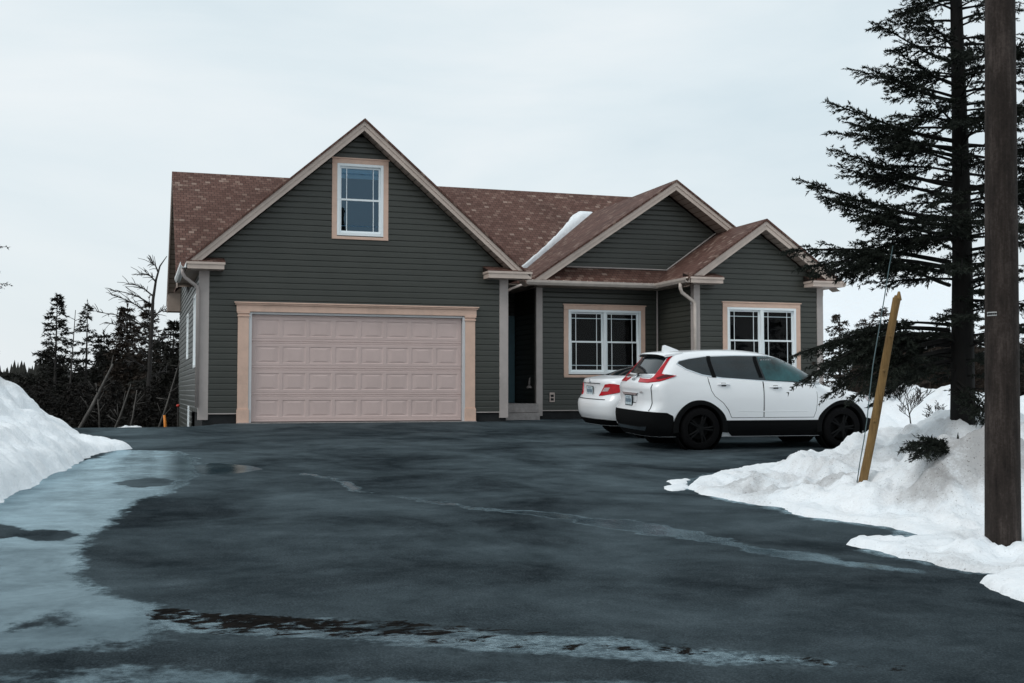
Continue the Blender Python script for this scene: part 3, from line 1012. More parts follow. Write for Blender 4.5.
# downspouts
d = MB()
d.tube([(12.66, 25.75, 3.34), (12.66, 25.75, 3.22), (12.70, 25.76, 3.12), (13.02, 25.80, 2.92), (13.05, 25.76, 2.86), (13.055, 25.75, .3)], .045, 10)
d.build('downspout', 'gutter', house, True)
d = MB()
d.tube([(.95, 25.9, 3.34), (.95, 25.9, 3.24), (1.0, 25.92, 3.15), (1.24, 26.0, 2.98), (1.275, 26.02, 2.9), (1.275, 26.02, .35)], .04, 10)
d.build('downspout', 'corner', house, True)
d = MB()
d.tube([(9.2, 27.18, 3.36), (9.05, 27.12, 3.33), (8.47, 26.25, 3.14), (8.36, 26.12, 3.08)], .03, 10)
d.build('downspout', 'fascia', house, True)
d = MB()
d.tube([(17.05, 26.4, 3.34), (17.05, 26.4, 3.2), (16.75, 26.2, 3.0), (16.72, 26.2, .3)], .04, 10)
d.build('downspout', 'fascia', house, True)
# flashing lines where roofs meet the middle gable wall
d = MB()
d.tube([(10.45, 27.77, 3.885), (13.0, 27.77, 3.885), (13.25, 27.77, wg(13.25) + .02), (14.7, 27.77, wg(14.7) + .04)], .018, 6)
d.build('flashing', 'corner', house)
d = MB()
d.tube([(12.98, 27.775, .25), (12.98, 27.775, 3.33)], .022, 8)
d.build('service_conduit', 'corner', house)

# corner boards
def corner(x0, x1, y0, y1, z0=.10, z1=3.33, mat='corner'):
    c = MB(); c.box(x0, x1, y0, y1, z0, z1); c.build('corner_board', mat, house, bevel=.008)


corner(1.30, 1.515, 26.07, 26.24, .08)
corner(8.13, 8.345, 26.07, 26.22, .08)
corner(9.63, 9.80, 27.77, 27.9, .08)
corner(13.03, 13.20, 25.77, 25.95, .08)
corner(16.50, 16.68, 25.77, 25.95, .08)


# windows
def window(x0, x1, z0, z1, Yw, units, glass='glass', trimw=.125, blind=0., P=None, side=False):
    """x0..x1, z0..z1: rough opening; P maps (s, out, z)"""
    P = P or (lambda s, o, z: (s, Yw - o, z))

    def bx(mb, s0, s1, o0, o1, za, zb):
        a, b = P(s0, o0, za), P(s1, o1, zb)
        mb.box(a[0], b[0], a[1], b[1], a[2], b[2])
    fr = MB(); fw = .06
    bx(fr, x0, x0 + fw, -.06, .035, z0, z1); bx(fr, x1 - fw, x1, -.06, .035, z0, z1)
    bx(fr, x0 + fw, x1 - fw, -.06, .035, z1 - fw, z1); bx(fr, x0 + fw, x1 - fw, -.06, .04, z0, z0 + fw + .01)
    uw = (x1 - x0 - 2 * fw - (units - 1) * .085) / units
    for i in range(1, units):
        xx = x0 + fw + i * uw + (i - 1) * .085
        bx(fr, xx, xx + .085, -.06, .034, z0 + fw + .01, z1 - fw)
    win = fr.build('window', 'white', house, bevel=.005)
    if trimw:
        t = MB()
        bx(t, x0 - trimw, x0, 0, .03, z0 - .02, z1); bx(t, x1, x1 + trimw, 0, .03, z0 - .02, z1)
        bx(t, x0 - trimw, x1 + trimw, 0, .034, z1, z1 + trimw * .9)
        bx(t, x0 - trimw - .025, x1 + trimw + .025, 0, .055, z1 + trimw * .9, z1 + trimw * .9 + .03)
        bx(t, x0 - trimw, x1 + trimw, 0, .045, z0 - .085, z0 - .02)
        t.build('window_trim', 'trim', win, bevel=.005)
    sa = MB(); gl = MB(); zb, zt = z0 + fw + .01, z1 - fw
    zm = (zb + zt) / 2
    for i in range(units):
        a = x0 + fw + i * (uw + .085); b = a + uw
        for (p, q, o) in ((zb, zm + .02, -.005), (zm - .02, zt, -.03)):
            s = .042
            bx(sa, a, a + s, o - .022, o, p, q); bx(sa, b - s, b, o - .022, o, p, q)
            bx(sa, a + s, b - s, o - .022, o, q - s, q); bx(sa, a + s, b - s, o - .022, o, p, p + s)
            g = .016; m = .115
            gz0 = o - .019
            for xx in (a + s + m, b - s - m - g): bx(sa, xx, xx + g, gz0, gz0 + .008, p + s, q - s)
            zz = p + s + m if p == zb else q - s - m
            bx(sa, a + s, b - s, gz0, gz0 + .007, zz - g / 2, zz + g / 2)
            c = [P(a + s, o - .012, p + s), P(b - s, o - .012, p + s), P(b - s, o - .012, q - s), P(a + s, o - .012, q - s)]
            gl.add(c, [(0, 1, 2, 3)])
    sa.build('sash', 'white', win)
    gl.build('pane', glass, win)
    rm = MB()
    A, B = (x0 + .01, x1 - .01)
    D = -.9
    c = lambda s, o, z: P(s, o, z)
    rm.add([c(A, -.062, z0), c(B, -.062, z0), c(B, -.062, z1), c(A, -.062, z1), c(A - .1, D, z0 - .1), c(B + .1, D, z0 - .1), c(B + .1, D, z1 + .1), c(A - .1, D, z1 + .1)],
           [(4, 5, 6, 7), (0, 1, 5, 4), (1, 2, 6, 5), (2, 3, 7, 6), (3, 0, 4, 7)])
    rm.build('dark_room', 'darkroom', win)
    if blind:
        bl = MB(); bx(bl, x0 + fw, x1 - fw, -.10, -.085, z1 - fw - blind, z1 - fw)
        bl.build('blind', 'blind', win)
    return win


window(10.50, 12.51, 1.14, 2.79, MY, 2)
window(13.95, 15.89, 1.14, 2.79, TY, 2)
window(WX0, WX1, WZ0, WZ1, GY, 1, 'glassskytint', .115, .26)
PL = lambda s, o, z: (LX - o, s, z)
window(27.1, 28.7, 1.25, 2.95, 0, 2, 'glass', .0, 0, PL)
window(31.6, 32.5, 1.55, 2.75, 0, 1, 'glass', .0, 0, PL)
window(30.6, 31.3, -.6, .33, 0, 1, 'glass', .0, 0, PL)

# garage door: four sections of eight raised panels
g = MB()
DX0, DX1, DZ0, DZ1 = 2.44, 7.22, .03, 2.40
NS, NP = 4, 8
sh = (DZ1 - DZ0) / NS
yb = 26.16
for i in range(NS):
    za, zb = DZ0 + i * sh, DZ0 + (i + 1) * sh
    # section face with a rounded groove at each joint
    xs_ = [DX0]
    pw = (DX1 - DX0 - .10) / NP
    zl, zh = za + .115, zb - .115
    rows = [(za, za + .006, .012, .0), (za + .006, za + .04, .0, .0), (za + .04, za + .05, 0, .006), (za + .05, za + .06, .006, 0), (za + .06, zl, 0, 0)]
    for (p, q, d0, d1) in rows: g.add([(DX0, yb + d0, p), (DX1, yb + d0, p), (DX1, yb + d1, q), (DX0, yb + d1, q)], [(0, 1, 2, 3)])
    rows = [(zh, zb - .06, 0, 0), (zb - .06, zb - .05, 0, .006), (zb - .05, zb - .04, .006, 0), (zb - .04, zb - .006, 0, 0), (zb - .006, zb, 0, .012)]
    for (p, q, d0, d1) in rows: g.add([(DX0, yb + d0, p), (DX1, yb + d0, p), (DX1, yb + d1, q), (DX0, yb + d1, q)], [(0, 1, 2, 3)])
    c = DX0
    for k in range(NP):
        a = DX0 + .05 + k * pw + .035; b = DX0 + .05 + (k + 1) * pw - .035
        g.add([(c, yb, zl), (a, yb, zl), (a, yb, zh), (c, yb, zh)], [(0, 1, 2, 3)])
        # panel: recess ring then raised field
        def ring(i0, i1, d0, d1):
            j0, j1 = i0 * 2.4, i1 * 2.4
            o = [(a + j0, yb + d0, zl + i0), (b - j0, yb + d0, zl + i0), (b - j0, yb + d0, zh - i0), (a + j0, yb + d0, zh - i0)]
            n_ = [(a + j1, yb + d1, zl + i1), (b - j1, yb + d1, zl + i1), (b - j1, yb + d1, zh - i1), (a + j1, yb + d1, zh - i1)]
            g.add(o + n_, [(0, 1, 5, 4), (1, 2, 6, 5), (2, 3, 7, 6), (3, 0, 4, 7)])
        ring(0, .010, 0, .009); ring(.010, .022, .009, .009); ring(.022, .055, .009, .001)
        j = .055
        g.add([(a + j * 2.4, yb + .001, zl + j), (b - j * 2.4, yb + .001, zl + j), (b - j * 2.4, yb + .001, zh - j), (a + j * 2.4, yb + .001, zh - j)], [(0, 1, 2, 3)])
        c = b
    g.add([(c, yb, zl), (DX1, yb, zl), (DX1, yb, zh), (c, yb, zh)], [(0, 1, 2, 3)])
gd = g.build('garage_door', 'garagedoor', house)
s = MB(); s.box(DX0, DX1, 26.15, 26.2, -.01, .03); s.build('bottom_seal', 'rubber', gd)
s = MB(); s.box(2.36, 7.3, 26.35, 26.4, 0., 2.5); s.build('backing', 'darkroom', gd)
# surround: white jambs, pilasters with capital and plinth, header with cap
dc = thing('door_casing', None, None); dc.parent = house
for x0, x1 in ((2.13, 2.365), (7.295, 7.53)):
    cs = MB()
    cs.box(x0, x1, 26.055, 26.10, .32, 2.43)
    cs.box(x0 - .015, x1 + .015, 26.035, 26.10, -.03, .30)
    cs.box(x0 - .008, x1 + .008, 26.043, 26.10, .30, .32)
    cs.box(x0 - .015, x1 + .015, 26.035, 26.10, 2.34, 2.37)
    cs.box(x0 - .02, x1 + .02, 26.03, 26.10, 2.41, 2.45)
    cs.build('pilaster', 'trim', dc, bevel=.004)
cs = MB()
cs.box(2.10, 7.56, 26.045, 26.10, 2.452, 2.60)
cs.box(2.07, 7.59, 26.015, 26.10, 2.60, 2.635)
cs.box(2.05, 7.61, 25.99, 26.10, 2.635, 2.665)
cs.build('lintel', 'trim', dc, bevel=.004)
for q in ((2.367, 2.43, 26.07, 26.28, 0, 2.44), (7.23, 7.293, 26.07, 26.28, 0, 2.44), (2.43, 7.23, 26.09, 26.28, 2.402, 2.45)):
    cs = MB(); cs.box(*q); cs.build('jamb', 'whitejamb', dc)
cs = MB(); cs.box(2.12, 7.54, 25.95, 26.13, -.03, .018); cs.build('threshold', 'concrete', dc)

# porch: door, slab, step
b = MB(); b.box(8.34, 9.58, 27.45, 29.7, .17, .395); b.build('porch_slab', 'concrete', house, bevel=.01)
b = MB(); b.box(8.36, 9.50, 27.12, 27.44, -.02, .165); b.build('porch_step', 'concrete', house, bevel=.01)
b = MB(); b.box(8.60, 9.46, 29.68, 29.73, .45, 2.55); fd = b.build('front_door', 'doorpanel', house)
b = MB()
b.box(9.47, 9.66, 29.62, 29.73, .40, 2.72); b.box(8.5, 8.6, 29.62, 29.73, .40, 2.72); b.box(8.6, 9.47, 29.62, 29.73, 2.56, 2.72); b.box(8.6, 9.47, 29.61, 29.73, .395, .45)
b.build('door_frame', 'dooralu', fd)
b = MB()
b.box(9.40, 9.425, 29.66, 29.68, .7, 2.4); b.box(8.75, 8.77, 29.66, 29.68, .7, 2.4); b.box(8.77, 9.40, 29.66, 29.68, 2.38, 2.4); b.box(8.77, 9.40, 29.66, 29.68, .7, .72)
b.build('door_glazing_bead', 'white', fd)
b = MB()
b.lathe([(.001, -.02), (.07, -.02), (.075, .01), (.04, .05), (.001, .06)], 'z', 14, (9.62, 28.3, .80))
b.tube([(9.62, 28.3, .86), (9.64, 28.32, 1.02), (9.66, 28.33, 1.06)], [.03, .02, .008], 10)
b.build('wall_fixture', 'corner', house, True)  # small pale fixture on the side wall of the recess
b = MB(); b.box(9.92 + .06, 10.06 + .06, 27.755, 27.785, .43, .67); ob = b.build('outlet_cover', 'outlet', house, bevel=.006)
b = MB(); b.box(10.01, 10.09, 27.748, 27.756, .47, .53); b.box(10.01, 10.09, 27.748, 27.756, .56, .62); b.build('socket', 'found', ob)

# snow left lying in the roof valley
sv = MB(); N = 26
rows = []
rr = random.Random(3)
for i in range(N + 1):
    t = i / N
    # valley line between main roof plane and the middle gable's left slope: mz(Y) = g2(x)
    y = 29.62 + t * (33.05 - 29.62)
    zv = mz(y)
    xv = 13.28 - (6.18 - zv) / .68
    wl = (.015 + .52 * t ** 2.4) * (1 + rr.uniform(-.14, .14)) + .03
    rows.append((xv, y, zv, wl))
vs, fs = [], []
K = 7
for i, (xv, y, zv, wl) in enumerate(rows):
    fade = 1.0 if i < N - 2 else (.8 if i == N - 2 else .45 if i == N - 1 else .0)
    for k in range(K):
        s_ = k / (K - 1)
        xx = xv + .05 - s_ * (wl + .05) * (1.0 if i < N else .8)
        zz = max(mz(y), g2(xx) if xx > xv else -9) + (.13 + rr.uniform(-.02, .02)) * math.sin(PI * min(1, max(0.02, 1 - s_ * .98))) ** .6 * (fade + .05) + .012 * (1 if 0 < k < K - 1 else 0)
        if k in (0, K - 1): zz = max(mz(y), g2(xx) if xx > xv else -9) - .01
        vs.append((xx, y, zz))
fs = [(i * K + k, i * K + k + 1, (i + 1) * K + k + 1, (i + 1) * K + k) for i in range(N) for k in range(K - 1)]
sv.add(vs, fs)
tag(sv.build('roof_snow', 'snow', None, True), 'narrow wedge of white snow lying in the brown roof valley', 'snow patch')


# ------------------------------------------------------------------ cars
class Shell:
    """car skin defined by horizontal slices: rear/front outline and half width by height"""
    def __init__(s, rear, fro, half, Lr, Lf, nr=2.7, nf=2.6, mid=2.2, bulge=.05):
        s.t = [np.array(a, float).T for a in (rear, fro, half)]
        s.Lr, s.Lf, s.nr, s.nf, s.mid, s.bulge = Lr, Lf, nr, nf, mid, bulge

    def at(s, z):
        r, f, w = (float(np.interp(z, a[0], a[1])) for a in s.t)
        return r, f, w

    def plan(s, z, n1=16, n2=22, n3=14):
        xr, xf, W = s.at(z)
        L = xf - xr
        Lr, Lf = min(s.Lr, L * .35), min(s.Lf, L * .45)
        pts = []
        for i in range(n1):
            t = PI / 2 * i / n1
            pts.append((xr + Lr * (1 - math.cos(t) ** (2 / s.nr)), W * math.sin(t) ** (2 / s.nr)))
        for i in range(n2 + 1): pts.append((xr + Lr + (L - Lr - Lf) * i / n2, W))
        for i in range(1, n3 + 1):
            t = PI / 2 * (1 - i / n3)
            pts.append((xf - Lf * (1 - max(0, math.cos(t)) ** (2 / s.nf)), W * math.sin(t) ** (2 / s.nf)))
        return [(x, y * (1 - s.bulge * ((x - s.mid) / 2.3) ** 2)) for x, y in pts]

    def arc(s, z):
        P = np.array(s.plan(z, 40, 60, 40))
        d = np.hypot(*np.diff(P, axis=0).T)
        return np.concatenate([[0], np.cumsum(d)]), P

    def pt(s, a, z):
        A, P = s.arc(z)
        sg = -1 if a > 0 else 1          # positive arc runs along the right-hand flank (-y)
        aa = abs(a)
        return np.array((np.interp(aa, A, P[:, 0]), sg * np.interp(aa, A, P[:, 1]), z))

    def nrm(s, a, z, h=.012):
        du = s.pt(a + h, z) - s.pt(a - h, z); dv = s.pt(a, z + h) - s.pt(a, z - h)
        n = np.cross(dv, du); l = np.linalg.norm(n)
        n = n / l if l > 1e-9 else np.array((0, 0, 1.))
        c = s.pt(a, z) - np.array((s.mid, 0, .8))
        return n if n @ c > 0 else -n

    def ax(s, x, z):
        """arc of a flank point at station x"""
        A, P = s.arc(z); k = len(P) // 2
        return float(np.interp(x, P[:, 0], A))

    def ay(s, y, z):
        """arc of a rear-face point at distance y from the middle"""
        A, P = s.arc(z)
        m = int(np.argmax(P[:, 1]))
        return float(np.interp(y, P[:m + 1, 1], A[:m + 1]))

    def body(s, zs):
        mb = MB(); rings = []
        for z in zs:
            p = s.plan(z)
            ring = [(x, -y, z) for x, y in p] + [(x, y, z) for x, y in p[-2:0:-1]]
            rings.append(ring)
        n = len(rings[0])
        vs = [q for r in rings for q in r]
        fs = [(i * n + k, i * n + (k + 1) % n, (i + 1) * n + (k + 1) % n, (i + 1) * n + k) for i in range(len(rings) - 1) for k in range(n)]
        fs += [tuple(range(n - 1, -1, -1)), tuple((len(rings) - 1) * n + k for k in range(n))]
        mb.add(vs, fs)
        return mb

    def patch(s, poly, name, mat, parent, off=.004, step=.05, mirror=False, thick=0.):
        """poly: (arc, z) outline laid on the skin"""
        out = []
        for sg in ((1, -1) if mirror else (1,)):
            P = [Vector((a * 1.0, z)) for a, z in poly]
            Q = []
            for i in range(len(P)):
                a, b = P[i], P[(i + 1) % len(P)]
                k = max(1, int((b - a).length / step))
                Q += [a.lerp(b, j / k) for j in range(k)]
            n = len(Q)
            x0, x1 = min(q.x for q in Q), max(q.x for q in Q); y0, y1 = min(q.y for q in Q), max(q.y for q in Q)
            pa = [(q.x, q.y) for q in Q]
            gx, gy = np.meshgrid(np.arange(x0 + step / 2, x1, step), np.arange(y0 + step / 2, y1, step))
            d = sdist(gx.ravel(), gy.ravel(), pa)
            inn = [Vector((float(a), float(b))) for a, b, dd in zip(gx.ravel(), gy.ravel(), d) if dd > step * .4]
            res = delaunay_2d_cdt(Q + inn, [], [list(range(n))], 1, 1e-5)
            V2, F2 = res[0], res[2]
            mb = MB()
            vs = [tuple(s.pt(sg * v.x, v.y) + s.nrm(sg * v.x, v.y) * off) for v in V2]
            mb.add(vs, [tuple(f) for f in F2])
            if thick:   # a rim down to the skin so the piece has an edge
                vo = [tuple(s.pt(sg * q.x, q.y) + s.nrm(sg * q.x, q.y) * off) for q in Q]
                vi = [tuple(s.pt(sg * q.x, q.y) + s.nrm(sg * q.x, q.y) * (off - thick)) for q in Q]
                mb.add(vo + vi, [(i, (i + 1) % n, n + (i + 1) % n, n + i) for i in range(n)])
            out.append(mb.build(name, mat, parent, True, sharp=40))
        return out


def grow(poly, d):
    P = [np.array(p) for p in poly]; n = len(P); out = []
    area = sum(P[i][0] * P[(i + 1) % n][1] - P[(i + 1) % n][0] * P[i][1] for i in range(n))
    sg = 1 if area > 0 else -1
    for i in range(n):
        e0 = P[i] - P[i - 1]; e1 = P[(i + 1) % n] - P[i]
        n0 = np.array((e0[1], -e0[0])) / (np.linalg.norm(e0) + 1e-9) * sg; n1 = np.array((e1[1], -e1[0])) / (np.linalg.norm(e1) + 1e-9) * sg
        m = n0 + n1; m = m / max(.5, m @ m / 2)
        out.append(tuple(P[i] + m * d * 1.0))
    return out


def wheel(parent, x, y, r, side):
    """side -1 right, +1 left"""
    w = .215
    t = MB()
    prof = [(r * .66, -w / 2), (r * .9, -w / 2), (r * .97, -w / 2 + .02), (r, -w / 2 + .05), (r, w / 2 - .05), (r * .97, w / 2 - .02), (r * .9, w / 2), (r * .66, w / 2)]
    t.lathe(prof, 'y', 36, (0, 0, 0))
    e = t.build('wheel', 'rubber', parent, True, sharp=50)
    e.location = (x, y, r)
    m = MB()
    m.lathe([(r * .655, -w * .45), (r * .68, -w * .45), (r * .68, w * .45), (r * .655, w * .45)], 'y', 36)
    o = side * w * .36
    m.lathe([(.001, o - side * .03), (.075, o - side * .03), (.07, o + side * .015), (.001, o + side * .02)], 'y', 20)
    for k in range(5):
        for dk in (-.13, .13):
            a = 2 * PI * k / 5 + dk
            c, s_ = math.cos(a), math.sin(a)
            m.tube([(c * .05, o, s_ * .05), (c * r * .4, o + side * .012, s_ * r * .4), (c * r * .66, o - side * .005, s_ * r * .66)], [.022, .019, .021], 6)
    m.build('rim', 'alloy', e, True, sharp=40)
    d = MB(); d.lathe([(.001, -.02), (r * .5, -.02), (r * .5, 0.), (.001, 0.)], 'y', 24, (0, -side * .02, 0)); d.build('brake_disc', 'alloy', e)
    return e


def cut_arches(o, centers, rad, half):
    bm = bmesh.new()
    for (x, z) in centers:
        for sd in (-1, 1):
            bmesh.ops.create_cone(bm, cap_ends=True, segments=48, radius1=rad, radius2=rad, depth=.60, matrix=Matrix.Translation((x, sd * (half - .02), z)) @ Matrix.Rotation(PI / 2, 4, 'X'))
    me = bpy.data.meshes.new('cutter'); bm.to_mesh(me); bm.free(); me.materials.append(MAT['clad'])
    c = bpy.data.objects.new('cutter', me); COL.objects.link(c); c.parent = o.parent
    md = o.modifiers.new('arch', 'BOOLEAN'); md.operation = 'DIFFERENCE'; md.object = c; md.solver = 'EXACT'
    bpy.context.view_layer.update()
    dg = bpy.context.evaluated_depsgraph_get(); dg.update()
    me = bpy.data.meshes.new_from_object(o.evaluated_get(dg), depsgraph=dg)
    o.modifiers.clear(); old = o.data; o.data = me
    me.polygons.foreach_set('use_smooth', [True] * len(me.polygons)); me.set_sharp_from_angle(angle=math.radians(38))
    bpy.data.objects.remove(c)


def arch_ring(parent, x, z, r0, r1, y, side, name='wheel_arch_trim'):
    mb = MB(); n = 28
    rings = []
    for i in range(n + 1):
        a = math.radians(-8 + 196 * i / n)
        c, s_ = math.cos(a), math.sin(a)
        rings.append([(x + c * r0, side * (y - .10), z + s_ * r0), (x + c * r0, side * (y + .006), z + s_ * r0), (x + c * (r0 + r1) / 2, side * (y + .012), z + s_ * (r0 + r1) / 2),
                      (x + c * r1, side * (y - .004), z + s_ * r1), (x + c * r1, side * (y - .10), z + s_ * r1)])
    m = 5
    mb.add([q for r in rings for q in r], [(i * m + j, i * m + j + 1, (i + 1) * m + j + 1, (i + 1) * m + j) for i in range(n) for j in range(m - 1)])
    mb.build(name, 'clad', parent, True, sharp=45)


def liner(parent, x, z, rad, half):
    for sd in (-1, 1):
        mb = MB()
        mb.lathe([(.001, sd * (half - .312)), (rad - .012, sd * (half - .312)), (rad - .012, sd * (half - .07)), (rad - .006, sd * (half - .07)), (rad - .006, sd * (half - .306)), (.001, sd * (half - .306))], 'y', 36, (x, 0, z))
        mb.build('wheel_well', 'clad', parent)


def licence_plate(parent, x, z, tilt, w=.305, h=.16):
    p = MB(); p.box(-.006, .006, -w / 2, w / 2, -h / 2, h / 2)
    e = p.build('licence_plate', 'plate', parent, bevel=.004)
    e.location = (x, 0, z); e.rotation_euler = (0, tilt, 0)
    q = MB(); q.box(-.004, .008, -w / 2 - .012, w / 2 + .012, -h / 2 - .012, -h / 2); q.box(-.004, .008, -w / 2 - .012, w / 2 + .012, h / 2, h / 2 + .012)
    q.box(-.004, .008, -w / 2 - .012, -w / 2, -h / 2, h / 2); q.box(-.004, .008, w / 2, w / 2 + .012, -h / 2, h / 2)
    q.build('plate_frame', 'clad', e)
    c = MB()
    for k in range(6):
        y = -w * .36 + k * w * .144
        c.box(-.0085, -.006, y - .012, y + .012, -.035, .03)
    for y in (-.06, .0, .07): c.box(-.0085, -.006, y - .03, y + .022, .048, .058)
    c.build('plate_marks', 'plateink', e)


# --- white SUV
suv = thing('parked_car', 'white SUV in front with red angular tail light and black wheel arches', 'car', (8.08, 18.60, gz(18.5) - .0), (.036, 0, -.05), 'white cars parked by the house')
S = Shell(rear=[(.22, .14), (.34, .06), (.45, .01), (.58, .0), (.66, .015), (.70, .05), (.78, .085), (.95, .075), (1.04, .06), (1.10, .085), (1.16, .15), (1.26, .235), (1.40, .345), (1.52, .44), (1.58, .50), (1.615, .56), (1.64, .68), (1.665, .90), (1.685, 1.3), (1.695, 1.7)],
          fro=[(.22, 4.42), (.34, 4.53), (.5, 4.57), (.7, 4.56), (.84, 4.49), (.92, 4.38), (.97, 4.2), (1.01, 3.95), (1.05, 3.70), (1.09, 3.56), (1.16, 3.45), (1.3, 3.23), (1.45, 2.96), (1.55, 2.74), (1.62, 2.52), (1.66, 2.32), (1.685, 2.08), (1.695, 1.87)],
          half=[(.22, .82), (.34, .885), (.5, .905), (.62, .915), (.75, .925), (.9, .925), (1.0, .915), (1.08, .900), (1.14, .885), (1.2, .865), (1.3, .83), (1.42, .78), (1.52, .725), (1.58, .68), (1.625, .61), (1.66, .50), (1.685, .34), (1.695, .18)],
          Lr=.36, Lf=.75, nr=3.0)
zs = [.22, .27, .34, .40, .45, .50, .56, .60, .64, .67, .70, .74, .78, .84, .90, .95, 1.0, 1.03, 1.06, 1.09, 1.12, 1.16, 1.20, 1.26, 1.33, 1.40, 1.46, 1.52, 1.56, 1.59, 1.615, 1.64, 1.655, 1.67, 1.68, 1.69, 1.695]
sb_ = S.body(zs).build('body', 'paint', suv, True, sharp=38)
RX, FX, WR = 1.0, 3.66, .36
cut_arches(sb_, [(RX, WR), (FX, WR)], .425, .93)
for x in (RX, FX):
    liner(suv, x, WR, .425, .93)
    for sd in (-1, 1):
        yy = -S.pt(S.ax(x, .7), .7)[1]
        arch_ring(suv, x, WR, .405, .492, yy + .004, sd)
        wheel(suv, x, sd * .80, WR, sd)
# lower cladding along the flanks and across the rear
for (xa, xb) in ((RX + .44, FX - .44),):
    S.patch([(S.ax(xa, .4), .235), (S.ax(xb, .4), .235), (S.ax(xb, .4), .50), (S.ax(xa, .4), .50)], 'sill_cladding', 'clad', suv, .012, .08, True, .02)
S.patch([(S.ax(RX - .45, .4), .235), (S.ax(RX - .45, .4), .58), (S.ax(.40, .5), .63), (S.ay(.78, .56), .645), (S.ay(.4, .56), .65), (0, .65), (-S.ay(.4, .56), .65), (-S.ay(.78, .56), .645), (-S.ax(.40, .5), .63), (-S.ax(RX - .45, .4), .58), (-S.ax(RX - .45, .4), .235)],
        'rear_bumper', 'clad', suv, .014, .06, False, .03)
S.patch([(-S.ay(.62, .4), .33), (S.ay(.62, .4), .33), (S.ay(.70, .4), .40), (S.ay(.5, .4), .385), (-S.ay(.5, .4), .385), (-S.ay(.70, .4), .40)], 'skid_trim', 'chrome', suv, .02, .06, False, .02)
S.patch([(S.ax(FX + .45, .4), .235), (S.ax(FX + .70, .4), .235), (S.ax(FX + .70, .4), .50), (S.ax(FX + .45, .4), .54)], 'front_bumper', 'clad', suv, .014, .06, True, .03)
# bumper step and side gap between tailgate and flank
S.patch([(S.ay(.74, .9), 1.10), (S.ay(.755, .9), 1.10), (S.ay(.765, .75), .70), (S.ay(.765, .75), .655), (S.ay(.75, .75), .655), (S.ay(.75, .75), .70)], 'tailgate_gap', 'seam', suv, .003, .03, True)
# glass
def X(x, z): return (S.ax(x, z), z)


def XS(P, st=.06):
    out = []
    for i in range(len(P)):
        a, b = np.array(P[i]), np.array(P[(i + 1) % len(P)])
        k = max(1, int(np.linalg.norm(b - a) / st))
        out += [(S.ax(*(a + (b - a) * j / k)), (a + (b - a) * j / k)[1]) for j in range(k)]
    return out


side = [X(.64, 1.455), X(.78, 1.365), X(1.06, 1.27), X(1.40, 1.22), X(2.3, 1.165), X(3.32, 1.115), X(3.35, 1.13), X(3.12, 1.29), X(2.86, 1.44), X(2.62, 1.545), X(2.35, 1.582), X(1.7, 1.582), X(1.15, 1.565), X(.85, 1.525), X(.67, 1.485)]
S.patch(grow(side, .018), 'window_surround', 'chrome', suv, .004, .05, True)
S.patch(side, 'side_window', 'carglass', suv, .007, .05, True)
fr_ = [X(2.20, 1.18), X(3.29, 1.125), X(3.10, 1.282), X(2.84, 1.43), X(2.62, 1.525), X(2.40, 1.562), X(2.13, 1.566)]
S.patch(fr_, 'front_side_window', 'carglasslit', suv, .0095, .05, True)
for x0 in (1.22, 2.08):
    S.patch([X(x0, 1.22), X(x0 + .075, 1.215), X(x0 + .035, 1.575), X(x0 - .035, 1.575)], 'pillar_trim', 'clad', suv, .011, .05, True)
rg = [(-S.ay(.60, 1.27), 1.275), (0, 1.262), (S.ay(.60, 1.27), 1.275), (S.ay(.575, 1.4), 1.42), (S.ay(.52, 1.55), 1.575), (0, 1.59), (-S.ay(.52, 1.55), 1.575), (-S.ay(.575, 1.4), 1.42)]
S.patch(rg, 'rear_window', 'carglass', suv, .006, .05)
# spoiler lip, antenna fin, rear wiper
sp = MB()
n = 14; rg_ = []
for i in range(n + 1):
    y = -.60 + 1.2 * i / n
    k = 1 - (abs(y) / .66) ** 3
    rg_.append([(.80, y, 1.635 + .03 * k), (.44 + .05 * (1 - k), y, 1.585 + .045 * k), (.41 + .05 * (1 - k), y, 1.565 + .04 * k), (.47, y, 1.545 + .035 * k), (.78, y, 1.60 + .03 * k)])
sp.add([q for r in rg_ for q in r], [(i * 5 + j, i * 5 + (j + 1) % 5, (i + 1) * 5 + (j + 1) % 5, (i + 1) * 5 + j) for i in range(n) for j in range(5)] + [(0, 1, 2, 3, 4), tuple(n * 5 + j for j in (4, 3, 2, 1, 0))])
spo = sp.build('roof_spoiler', 'paint', suv, True, sharp=35)
sp = MB(); sp.box(.44, .465, -.5, .5, 1.552, 1.575); sp.build('spoiler_underside', 'clad', spo)
an = MB()
prof = [(.66, 1.62), (.98, 1.66), (.92, 1.69), (.80, 1.735), (.71, 1.765), (.67, 1.755)]
an.add([(x, -.035 if z < 1.7 else -.010, z) for x, z in prof] + [(x, .035 if z < 1.7 else .010, z) for x, z in prof], [tuple(range(6)), tuple(range(11, 5, -1))] + [(i, (i + 1) % 6, 6 + (i + 1) % 6, 6 + i) for i in range(6)])
an.build('antenna_fin', 'paint', suv, True, sharp=50)
wp = MB(); p0 = S.pt(0, 1.245); wp.tube([p0 + np.array((-.03, 0, 0)), S.pt(.12, 1.27) + np.array((-.035, 0, 0)), S.pt(.38, 1.285) + np.array((-.03, 0, 0))], [.014, .009, .006], 6); wp.build('rear_wiper', 'clad', suv)
